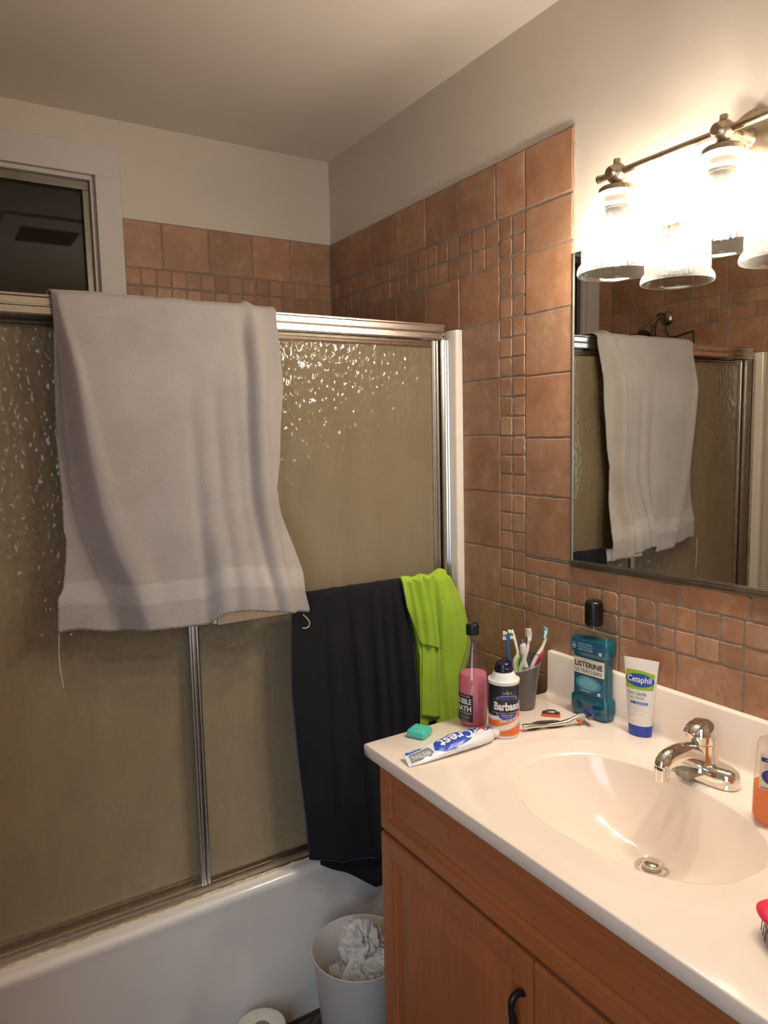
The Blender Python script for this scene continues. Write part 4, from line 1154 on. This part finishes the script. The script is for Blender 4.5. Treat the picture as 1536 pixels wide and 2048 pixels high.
M_hw = simple('white handle', srgb(232, 224, 214), .35, var=.02)
# a toothbrush: handle spline in world metres, radii, then a head with tufts on one side
def brush(label, pts, rad, hm, head_dir, tufts, grip=None, flat=.75, upv=(.7, .72, 0), extra=None):
    o0 = Vector(pts[-1])
    t_ = thing('toothbrush', label, 'toothbrush', o0)
    P = spline(pts, 6); n = len(P)
    rr_ = [interp([(i / (len(rad) - 1), r) for i, r in enumerate(rad)], k / (n - 1)) for k in range(n)]
    bm = BM(); tube(bm, [p - o0 for p in P], rr_, 14, flat=flat, up=upv)
    obj('handle', bm, hm, t_, smooth=True)
    hd_ = Vector(head_dir).normalized()
    for (s0, s1, ln, m, wd) in tufts:
        bm = BM()
        for k in range(5):
            s = lerp(s0, s1, (k + .5) / 5)
            f = s * (n - 1); a = int(f); p = P[a].lerp(P[min(a + 1, n - 1)], f - a) - o0
            side = (P[min(a + 1, n - 1)] - P[a]).normalized().cross(hd_)
            for j in (-1, 0, 1):
                q = p + side * (wd * j)
                tube(bm, [q, q + hd_ * (ln * (1 if (k + j) % 2 else .88))], [.0011, .0013], 7)
        obj('bristles', bm, m, t_)
    if grip:
        for (s0, s1, r, m, shift) in grip:
            bm = BM(); G = [P[int(k)] - o0 + Vector(shift) for k in range(int(s0 * (n - 1)), int(s1 * (n - 1)) + 1)]
            L = len(G); tube(bm, G, [r * (.35 + .65 * math.sqrt(max(0, sin(PI * min(1, max(0, (i + .4) / L)))))) for i in range(L)], 12, flat=.8, up=upv); obj('grip', bm, m, t_, smooth=True)
    if extra: extra(t_, o0)
    return t_
lft = (-.70, .70, 0)     # towards the left as the photograph sees it
low = (-.135, -1.118, CZ + .016)
brush('blue handled toothbrush leftmost in the tumbler, cream bristles facing left', [(-.1497, -1.0902, 1.032), (-.1503, -1.0896, 1.0176), (-.1504, -1.0896, 1.002), (-.1488, -1.0911, .982), (-.1471, -1.0926, .958), (-.1438, -1.0957, .9345), (-.138, -1.108, .872)],
      [.0046, .0058, .0034, .0030, .0034, .0042, .0045], simple('blue plastic handle', srgb(30, 98, 164), .3), lft, [(.02, .085, .010, M_bris['cream'], .0028), (.09, .14, .0105, M_bris['blue'], .0022), (.15, .22, .010, M_bris['cream'], .0028)])
brush('white toothbrush with lime green grip, second from left in the tumbler', [(-.1425, -1.0972, 1.036), (-.1387, -1.1005, 1.0182), (-.1354, -1.1035, 1.0006), (-.1329, -1.1058, .9793), (-.1371, -1.1019, .9624), (-.1363, -1.1027, .9386), (-.132, -1.110, .873)],
      [.0030, .0036, .0034, .0036, .0052, .0055, .005], M_hw, lft, [(.02, .07, .009, M_bris['white'], .0028), (.075, .125, .009, M_bris['green'], .0028), (.13, .19, .009, M_bris['white'], .0028)],
      grip=[(.55, .92, .0042, simple('lime grip', srgb(132, 204, 40), .4), (.0032, -.0032, 0))])
def speck(t_, o0):
    bm = BM(); lathe(bm, [(.0068, 0), (.0072, .0008), (.0068, .0016)], 20, Vector((-.1201, -1.1178, .9475)) - o0); obj('dark_ring', bm, K, t_)
brush('white toothbrush with speckled wide neck and blue tuft, in the middle of the tumbler', [(-.1246, -1.1136, 1.0040), (-.1237, -1.1144, .9988), (-.1238, -1.1144, .9833), (-.1229, -1.1151, .9715), (-.1205, -1.1174, .9514), (-.1196, -1.1182, .9395), (-.124, -1.117, .872)],
      [.0055, .0075, .0068, .0038, .0072, .0072, .006], simple('speckled white handle', srgb(224, 216, 206), .4, var=.16, vscale=260), (0, .1, 1), [(0.0, .05, .010, M_bris['blue'], .003)], extra=speck)
def oval(t_, o0):
    bm = BM(); c = Vector((-.1128, -1.1246, 1.0255)) - o0
    s_ = Vector((.70, -.714, 0)); f_ = Vector((-.714, -.70, 0))
    rings(bm, [[c + s_ * (.0052 * k * cos(2 * PI * i / 28)) + Vector((0, 0, .0155 * k * sin(2 * PI * i / 28))) + f_ * h for i in range(28)] for k, h in ((1, -.0005), (1.0, .0035), (.80, .0040), (.72, .0022))], True, True, True)
    obj('head', bm, M_hw, t_, smooth=True, angle=40)
brush('white toothbrush with oval open back head, behind the speckled one in the tumbler', [(-.1130, -1.1244, 1.040), (-.1130, -1.1244, 1.0252), (-.1146, -1.1229, 1.0075), (-.1163, -1.1213, .992), (-.1204, -1.1174, .9716), (-.128, -1.1104, .9391), (-.133, -1.108, .873)],
      [.0030, .0034, .0030, .0036, .0042, .0055, .005], M_hw, lft, [(.0, .20, .0085, M_bris['grey'], .0025)], extra=oval)
def red_head(t_, o0):
    bm = BM(); c = Vector((-.0866, -1.1490, 1.0285)) - o0
    s_ = Vector((.70, -.714, 0)); f_ = Vector((-.714, -.70, 0)); up_ = Vector((.15, -.15, .97))
    for (a_, b_, h0, h1, m_, nm) in ((.0066, .0148, -.002, .0030, M_bris['teal'], 0), (.0024, .0120, .003, .0042, M_hw, 1)):
        rings(bm, [[c + s_ * (a_ * k * cos(2 * PI * i / 28)) + up_ * (b_ * k * sin(2 * PI * i / 28)) + f_ * h for i in range(28)] for k, h in ((1, h0), (1, h1 - .0008), (.75, h1))], True, True, True, mi=nm)
    o = obj('tongue_cleaner', bm, [simple('green rubber', srgb(36, 128, 96), .5), M_hw], t_, smooth=True, angle=40); o['label'] = 'green rubber tongue cleaner'
    bm = BM(); lathe(bm, [(.0062, 0), (.0066, .0008), (.0062, .0016)], 20, Vector((-.0985, -1.1380, .9800)) - o0); obj('dark_ring', bm, K, t_)
brush('white and red toothbrush with green backed head, rightmost in the tumbler', [(-.0859, -1.1496, 1.0428), (-.0859, -1.1497, 1.0241), (-.0900, -1.1456, 1.0028), (-.0965, -1.1397, .9847), (-.1032, -1.1334, .9667), (-.1098, -1.1273, .9401), (-.122, -1.118, .872)],
      [.0036, .0040, .0034, .0048, .0058, .0060, .005], M_hw, (-.6, .45, .6), [(.0, .08, .007, M_bris['blue'], .0026), (.09, .22, .006, M_bris['white'], .0026)],
      grip=[(.45, .97, .0064, simple('red rubber grip', srgb(186, 40, 60), .4), (.0045, -.0045, -.001))], extra=red_head)

# dental floss box
fl = thing('floss_box', 'small teal rounded dental floss box near the left end of the counter', 'floss box', (-.4150, -1.1115, CZ), math.radians(-62))
bm = BM(); box(bm, -.0215, .0215, -.0215, .0215, 0, .0175, .006, 4); obj('box_body', bm, simple('teal plastic', srgb(70, 190, 170), .28, var=.03, Subsurface_Weight=.1), fl, smooth=True, angle=60)
D = Decal()
for k in range(3):
    pts = []
    for i in range(13): pts.append((lerp(-.012, .012, i / 12), .003 - .004 * k + .0006 * sin(i * 2.1 + k)))
    D.poly(pts + [(x, y - .0011) for x, y in pts[::-1]], M_pale if k != 1 else W, 1)
D.build('label', lambda x, y, o: (x, y, .0175 + o), fl, .005)

# toothpaste tube, rolled and twisted
tp_ = thing('toothpaste_tube', 'crumpled white and blue toothpaste tube lying across the left of the counter', 'tube', (-.4080, -1.2080, CZ))
CL = spline([(-.104, .0045, .0), (-.085, .000, .0), (-.055, -.003, 0), (-.02, -.0035, 0), (.02, -.004, 0), (.055, -.005, 0), (.085, -.0055, 0), (.1005, -.006, 0)], 6)
wid = [(0, .0200), (.1, .0190), (.3, .0195), (.55, .0235), (.75, .0225), (.92, .0170), (1, .0130)]
thk = [(0, .0010), (.08, .0022), (.3, .0060), (.55, .0120), (.8, .0135), (.93, .0130), (1, .0122)]
twist = [(0, .30), (.12, .25), (.3, .30), (.6, .28), (1, .1)]
def paste_pt(s, c):      # s along 0..1, c around -1..1 on the top face or -2.. under
    f = s * (len(CL) - 1); k = min(int(f), len(CL) - 2); p = CL[k].lerp(CL[k + 1], f - k)
    return p
def paste_frame(s):
    p = paste_pt(s, 0); q = paste_pt(min(1, s + .02), 0); t_ = (q - paste_pt(max(0, s - .02), 0)).normalized()
    side = Vector((-t_.y, t_.x, 0)); tw_ = interp(twist, s)
    up_ = Vector((0, 0, 1)); a = side * cos(tw_) + up_ * sin(tw_); b_ = -side * sin(tw_) + up_ * cos(tw_)
    return p, a, b_
def paste_surf(s, ph):
    p, a, b_ = paste_frame(s); w = interp(wid, s); h = interp(thk, s)
    zc = abs(a.z) * w * .85 + h * .8 + .001
    x = math.copysign(abs(cos(ph)) ** .9, cos(ph)) * w; y = math.copysign(abs(sin(ph)) ** .9, sin(ph)) * h
    cr = .0012 * noise.noise(Vector((s * 16, ph * 1.5, 2)))
    v = p + Vector((0, 0, zc)) + a * x + b_ * (y + cr)
    v.z = max(v.z, .0006)
    return v
bm = BM(); rings(bm, [[paste_surf(i / 60, 2 * PI * k / 32) for k in range(32)] for i in range(61)], True, True, True)
obj('tube_body', bm, simple('white laminate', srgb(226, 222, 220), .25, var=.03, vscale=40), tp_, smooth=True, angle=60)
p, a, b_ = paste_frame(1.0)
e = paste_surf(1, PI / 2).lerp(paste_surf(1, -PI / 2), .5)
bm = BM(); lathe(bm, [(0.0, -.004), (.0112, -.004), (.0125, -.001), (.0115, .002), (.0075, .0035), (.0080, .005), (.0095, .006), (.0098, .0165), (.0085, .0185), (0, .0185)], 28, e, 'x'); obj('cap', bm, M_whitepl, tp_, smooth=True, angle=40)
D = Decal()
M_cb = simple('paste blue', srgb(28, 74, 176), .28, var=.04); M_rd = simple('paste red', srgb(190, 44, 40), .3); M_sg = simple('paste silver', srgb(150, 156, 164), .25, .4)
# x along the tube -1..1 (cap at +), y across the top -1..1
D.poly([(-.34, -.15), (-.26, .55), (-.05, .80), (.30, .78), (.50, .72), (.46, .1), (.28, -.45), (-.02, -.80), (-.20, -.70)], M_cb, 0)
D.poly([(.46, .3), (.60, .80), (.95, .85), (.97, .1), (.78, -.1), (.60, -.2)], M_cb, 0)
D.poly([(.42, -.05), (.62, .42), (.86, .62), (.80, .1), (.62, -.2)], W, 1); D.poly([(.46, -.02), (.64, .38), (.84, .56), (.76, .08), (.64, -.1), (.66, .12)], M_rd, 2)
D.text('Crest', .10, .10, .60, .85, W, 3, .02, PI); D.text('Complete', -.02, -.58, .24, .16, W, 3, 0, PI)
D.poly([(-.86, -.55), (-.86, .30), (-.40, .40), (-.36, -.20), (-.48, -.62)], M_sg, 0); D.text('WHITENING', -.61, -.12, .40, .46, W, 2, .02, PI); D.text('EXTRA', -.61, -.12, .40, .40, M_gr, 1, .03, PI)
D.poly([(-.94, .40), (-.92, .80), (-.55, .82), (-.50, .52)], M_cb, 1); D.text('FLUORIDE', -.72, .64, .26, .16, M_pale, 2, 0, PI)
D.text('NET WT 6.0 OZ', .05, -.93, .42, .07, M_sg, 1, 0, PI)
def paste_map(x, y, o):
    s = (x + 1) / 2; ph = PI / 2 - y * 1.30
    q = paste_surf(s, ph); p, a, b_ = paste_frame(s)
    return q + b_ * (o + .0002)
D.build('label', paste_map, tp_, .03, .0002, .12)

# razor
rz_ = thing('razor', 'chrome and black cartridge razor lying in front of the mouthwash bottle', 'razor', (-.1500, -1.2470, CZ), math.atan2(-.051, .142))
bm = BM(); P = spline([(-.078, 0, .0090), (-.072, 0, .0100), (-.050, 0, .0100), (-.020, 0, .0085), (.012, 0, .0088), (.022, 0, .0098), (.040, 0, .0155), (.052, 0, .0200)], 6); n = len(P)
tube(bm, P, [interp([(0, .004), (.06, .0078), (.2, .0068), (.4, .0052), (.68, .0070), (.8, .0058), (1, .0042)], i / (n - 1)) for i in range(n)], 16, flat=.85)
hb = obj('handle', bm, M_chrome, rz_, smooth=True)
bm = BM(); P2 = spline([(-.060, .001, .0140), (-.040, .0015, .0155), (-.012, .0015, .0140), (.006, .001, .0135)], 6); n = len(P2)
tube(bm, P2, [interp([(0, .002), (.3, .0050), (.7, .0050), (1, .002)], i / (n - 1)) for i in range(n)], 12, flat=.55); tube(bm, [(-.068, -.001, .0042), (-.055, -.001, .0030), (-.040, -.001, .0045)], [.002, .0028, .002], 10); tube(bm, [(-.022, -.001, .0030), (0, -.001, .0028), (.018, -.001, .0042)], [.002, .0030, .002], 10)
obj('rubber_grip', bm, simple('dark brown rubber', srgb(44, 36, 32), .6), rz_, smooth=True)
bm = BM(); box(bm, .048, .066, -.006, .006, .010, .024, .003); obj('neck', bm, simple('grey plastic', srgb(176, 172, 166), .3), rz_, smooth=True, angle=50)
bm = BM(); lathe(bm, [(0, -.0075), (.0042, -.0075), (.0046, -.006), (.0046, .006), (.0042, .0075), (0, .0075)], 18, (.052, 0, .0110), 'y'); obj('release_button', bm, simple('orange plastic', srgb(216, 96, 48), .35), rz_, smooth=True, angle=40)
bm = BM(); box(bm, .066, .074, -.019, .019, .016, .0245, .0015); box(bm, .0735, .077, -.017, .017, .017, .0235, .001); cart = obj('cartridge', bm, M_steel, rz_)
bm = BM(); box(bm, .0735, .080, -.018, .018, .0235, .0285, .0015); obj('lubricating_strip', bm, simple('blue strip', srgb(48, 66, 180), .4), cart)
cart.rotation_euler = (0, math.radians(0), 0)

# spare blade cartridge
bc = thing('razor_cartridge', 'loose orange and black razor cartridge in front of the grey tumbler', 'razor cartridge', (-.1130, -1.1930, CZ), math.radians(-46))
bm = BM(); rings(bm, [superell(.0205, .0085, 5, 40, 0), superell(.0208, .0088, 5, 40, .002), superell(.0205, .0085, 5, 40, .0058), superell(.019, .007, 5, 40, .0062)], True, True, True); obj('guard', bm, simple('orange rubber', srgb(210, 96, 54), .45), bc, smooth=True, angle=40)
bm = BM(); rings(bm, [superell(.0190, .0070, 4, 40, .006), superell(.0190, .0070, 4, 40, .0088), superell(.017, .005, 4, 40, .0094)], True, True, True); obj('frame', bm, simple('black brown plastic', srgb(66, 52, 44), .4), bc, smooth=True, angle=40)
bm = BM(); rings(bm, [superell(.0118, .0078, 2.4, 40, .0088), superell(.0118, .0078, 2.4, 40, .0118), superell(.0105, .0065, 2.4, 40, .0128), superell(.0085, .005, 2.4, 40, .0118)], True, True, True); obj('pivot_cover', bm, M_steel, bc, smooth=True, angle=40)

# hairbrush
hb_ = thing('hairbrush', 'red backed paddle hairbrush lying bristles down at the right edge of the counter', 'hairbrush', (-.400, -1.900, CZ), math.radians(-98))
bm = BM(); n = 48
def bout(k, z):
    out = []
    for i in range(n):
        t_ = 2 * PI * i / n; c_, s_ = cos(t_), sin(t_)
        w = .036 * (1 - .18 * max(0, -c_) ) ; out.append(Vector((.060 * c_ * k, w * math.copysign(abs(s_) ** .85, s_) * k, z)))
    return out
rings(bm, [bout(.93, .0275), bout(1, .029), bout(1.0, .032), bout(.95, .0352), bout(.80, .0375), bout(.4, .0388)], True, True, True)
P = spline([(.052, 0, .033), (.075, 0, .0325), (.11, 0, .031), (.16, 0, .030), (.175, 0, .029)], 5); tube(bm, P, [interp([(0, .012), (.2, .009), (.6, .0115), (1, .006)], i / (len(P) - 1)) for i in range(len(P))], 16, flat=.7)
obj('paddle', bm, simple('red lacquered plastic', srgb(222, 44, 74), .3, var=.02), hb_, smooth=True, angle=60)
bm = BM(); rings(bm, [bout(.90, .0285), bout(.90, .0262), bout(.80, .0240)], True, True, True); cush = obj('cushion', bm, simple('purple rubber cushion', srgb(74, 34, 76), .5), hb_, smooth=True, angle=60)
bm = BM()
for i in range(-6, 7):
    for j in range(-4, 5):
        x, y = i * .0083, j * .0072
        if (x / .052) ** 2 + (y / .031) ** 2 < 1:
            tube(bm, [(x, y, .0255), (x + .0015 * (i / 6), y + .002 * (j / 4), .0012)], .00055, 5)
            lathe(bm, [(0, -.0008), (.0009, 0), (0, .0009)], 6, (x + .0015 * (i / 6), y + .002 * (j / 4), .0016))
o = obj('bristles', bm, M_blackpl, hb_); o['kind'] = 'stuff'

# ------------------------------------------------------------------ floor things
tc = thing('waste_bin', 'white plastic waste bin full of tissues between the tub and the cabinet', 'bin', (-.470, -.925, 0))
bm = BM()
rb, rt, hh = .088, .1145, .280
lathe(bm, [(0, .001), (rb - .004, .001), (rb, .004), (rt - .002, hh - .006), (rt, hh - .003), (rt + .0012, hh), (rt - .0005, hh + .0015), (rt - .0028, hh - .001), (rb - .003, .008), (0, .006)], 72)
obj('bin_shell', bm, simple('white bin plastic', srgb(206, 200, 198), .4, var=.02), tc, smooth=True, angle=50)
def tissue(label, x, y, z, s, seed, mat, stretch=(1, 1, 1), flat=False):
    bm = BM(); bmesh.ops.create_icosphere(bm, subdivisions=4, radius=1.0)
    for v in bm.verts:
        d = v.co.normalized()
        q = d * 1.25 + Vector((seed, seed * 1.7, 0))
        a = 1.05 - abs(noise.noise(q)) * .55 - abs(noise.noise(q * 2.1 + Vector((3, 1, 2)))) * .42 + .10 * noise.noise(q * 4.3)
        v.co = Vector((d.x * a * s * stretch[0], d.y * a * s * stretch[1], d.z * a * s * stretch[2]))
    bmesh.ops.dissolve_limit(bm, angle_limit=.20, verts=bm.verts[:], edges=bm.edges[:])
    bmesh.ops.triangulate(bm, faces=bm.faces[:])
    o = obj('crumpled_tissue', bm, mat, None); o.location = (x, y, z)
    return tag(o, label, 'tissue', 'crumpled tissues in the bin')
M_tis = simple('tissue paper', srgb(214, 208, 198), .95, var=.04, vscale=30, bump=.3, bscale=90); M_tis2 = simple('tissue beige', srgb(212, 190, 168), .95, var=.05, bump=.3, bscale=90)
tissue('big crumpled white tissue standing above the rim of the bin', -.470, -.920, .285, .062, 1.3, M_tis, (.85, .85, 1.05))
tissue('crumpled tissue with beige tint behind the tall one in the bin', -.432, -.905, .262, .052, 4.1, M_tis2)
tissue('crumpled white tissue at the front right of the bin', -.437, -.965, .250, .050, 7.7, M_tis, (1.1, .9, .7))
tissue('small crumpled tissue deep in the front of the bin', -.493, -.962, .225, .045, 9.2, M_tis)
tissue('crumpled tissue low at the left side of the bin', -.520, -.910, .205, .040, 12.4, M_tis)
tissue('crumpled tissue at the back right of the bin', -.428, -.882, .235, .040, 15.9, M_tis)
bm = BM()
grid(bm, lambda u, v: Vector((lerp(-.035, .035, u), lerp(-.03, .03, v), .010 * sin(u * 5 + v * 2) + .012 * v)), 14, 12)
o = obj('folded_paper', bm, M_whitepl, None, smooth=True); o.location = (-.512, -.965, .232); o.rotation_euler = (.5, -.25, .6)
o.modifiers.new('thickness', 'SOLIDIFY').thickness = .0012
tag(o, 'flat folded white paper against the front left inside of the bin', 'paper')

tr_ = thing('toilet_paper_roll', 'white toilet paper roll standing on the floor against the tub', 'toilet roll', (-.690, -.832, 0))
bm = BM(); lathe(bm, [(.020, .001), (.056, .001), (.0585, .004), (.0588, .06), (.0585, .106), (.0570, .109), (.050, .1098), (.035, .1095), (.0215, .1100), (.020, .109), (.020, .001)], 56, fn=lambda p: Vector((p.x * (1 + .02 * noise.noise(p * 20)), p.y * (1 + .02 * noise.noise(p * 20)), p.z + .0015 * noise.noise(p * 40))))
obj('paper', bm, M_tis, tr_, smooth=True, angle=50)
bm = BM(); lathe(bm, [(.0195, .002), (.0195, .1085), (.0185, .1085), (.0185, .002)], 32); obj('core_tube', bm, simple('grey card core', srgb(150, 138, 120), .9), tr_, smooth=True, angle=50)

# ------------------------------------------------------------------ shower fittings seen in the mirror
sh = thing('shower_fixture', 'dark metal shower arm with head on the left tiled wall, seen in the mirror', 'shower head', (XL, -.30, 1.955))
bm = BM(); lathe(bm, [(0, .018), (.012, .017), (.026, .011), (.031, .004), (.031, .0)], 32, (0, 0, 0), 'x'); obj('flange', bm, M_nickel, sh, smooth=True)
bm = BM(); tube(bm, spline([(.0, 0, 0), (.04, 0, .004), (.075, 0, -.008), (.105, .0, -.036)], 6), .0085, 14); obj('arm', bm, M_nickel, sh, smooth=True)
bm = BM(); tube(bm, [(.102, 0, -.034), (.112, 0, -.043), (.118, 0, -.050), (.135, 0, -.070), (.142, 0, -.078)], [.012, .0135, .016, .030, .031], 24); obj('spray_head', bm, M_nickel, sh, smooth=True, angle=50)
cd = thing('shower_caddy', 'black wire shower caddy hanging from the shower arm, seen in the mirror', 'caddy', (XL, -.30, 1.955))
bm = BM()
for s in (-1, 1): tube(bm, spline([(.045, s * .020, .010), (.045, s * .024, -.04), (.035, s * .045, -.085), (.030, s * .13, -.075), (.030, s * .150, -.095), (.030, s * .152, -.33)], 6), .0028, 8)
tube(bm, spline([(.045, -.02, .010), (.045, 0, .019), (.045, .02, .010)], 6), .0028, 8)
for z in (-.20, -.33):
    tube(bm, [(.015, -.152, z), (.015, .152, z)], .0025, 8); tube(bm, [(.11, -.152, z), (.11, .152, z)], .0025, 8); tube(bm, [(.015, -.152, z), (.11, -.152, z)], .0025, 8); tube(bm, [(.015, .152, z), (.11, .152, z)], .0025, 8); tube(bm, [(.11, -.152, z + .04), (.11, .152, z + .04)], .0025, 8)
    for k in range(9): tube(bm, [(.015, lerp(-.14, .14, k / 8), z), (.11, lerp(-.14, .14, k / 8), z)], .0018, 6)
obj('wire_frame', bm, M_black, cd, smooth=True)

# ------------------------------------------------------------------ light, camera, render settings
w = bpy.data.worlds.new('night'); S.world = w; w.use_nodes = True
bg = w.node_tree.nodes['Background']; bg.inputs[0].default_value = (.35, .42, .55, 1); bg.inputs[1].default_value = .0
def area(name, loc, target, size, power, col):
    l = bpy.data.lights.new(name, 'AREA'); l.energy = power; l.color = col; l.shape = 'RECTANGLE'; l.size, l.size_y = size
    o = bpy.data.objects.new(name, l); COL.objects.link(o); o.location = loc
    o.rotation_euler = (Vector(target) - Vector(loc)).to_track_quat('-Z', 'Y').to_euler()
    return o
hall = area('hall_lamp', (-2.12, -2.92, 1.50), (-.85, -1.2, .7), (1.1, 1.9), 27, (.66, .83, 1.0))

cam = bpy.data.cameras.new('camera'); co = bpy.data.objects.new('camera', cam); COL.objects.link(co)
cx, cy, cz, yaw, pitch, roll, fpx = -1.2493, -2.3258, 1.4924, .5577, -.1077, -.0221, 1444.8
fwd = Vector((sin(yaw) * cos(pitch), cos(yaw) * cos(pitch), sin(pitch)))
r_ = Vector((cos(yaw), -sin(yaw), 0)); u_ = r_.cross(fwd)
Rv = r_ * cos(roll) + u_ * sin(roll); Uv = -r_ * sin(roll) + u_ * cos(roll)
m = Matrix((Rv, Uv, -fwd)).transposed().to_4x4(); m.translation = (cx, cy, cz)
co.matrix_world = m
cam.sensor_fit = 'VERTICAL'; cam.sensor_height = 36.0; cam.lens = fpx / 2048 * 36.0; cam.clip_start = .02
S.camera = co
S.view_settings.view_transform = 'Standard'; S.view_settings.look = 'None'; S.view_settings.gamma = 1.0; S.view_settings.use_curve_mapping = False
S.view_settings.exposure = 0.22
c = S.cycles
c.use_denoising = True
c.caustics_reflective = True; c.blur_glossy = 1.0; c.caustics_refractive = False
c.max_bounces = 11; c.diffuse_bounces = 5; c.glossy_bounces = 5; c.transmission_bounces = 8; c.transparent_max_bounces = 20
c.use_adaptive_sampling = True; c.adaptive_threshold = .035; c.adaptive_min_samples = 16
c.sample_clamp_indirect = 6.0
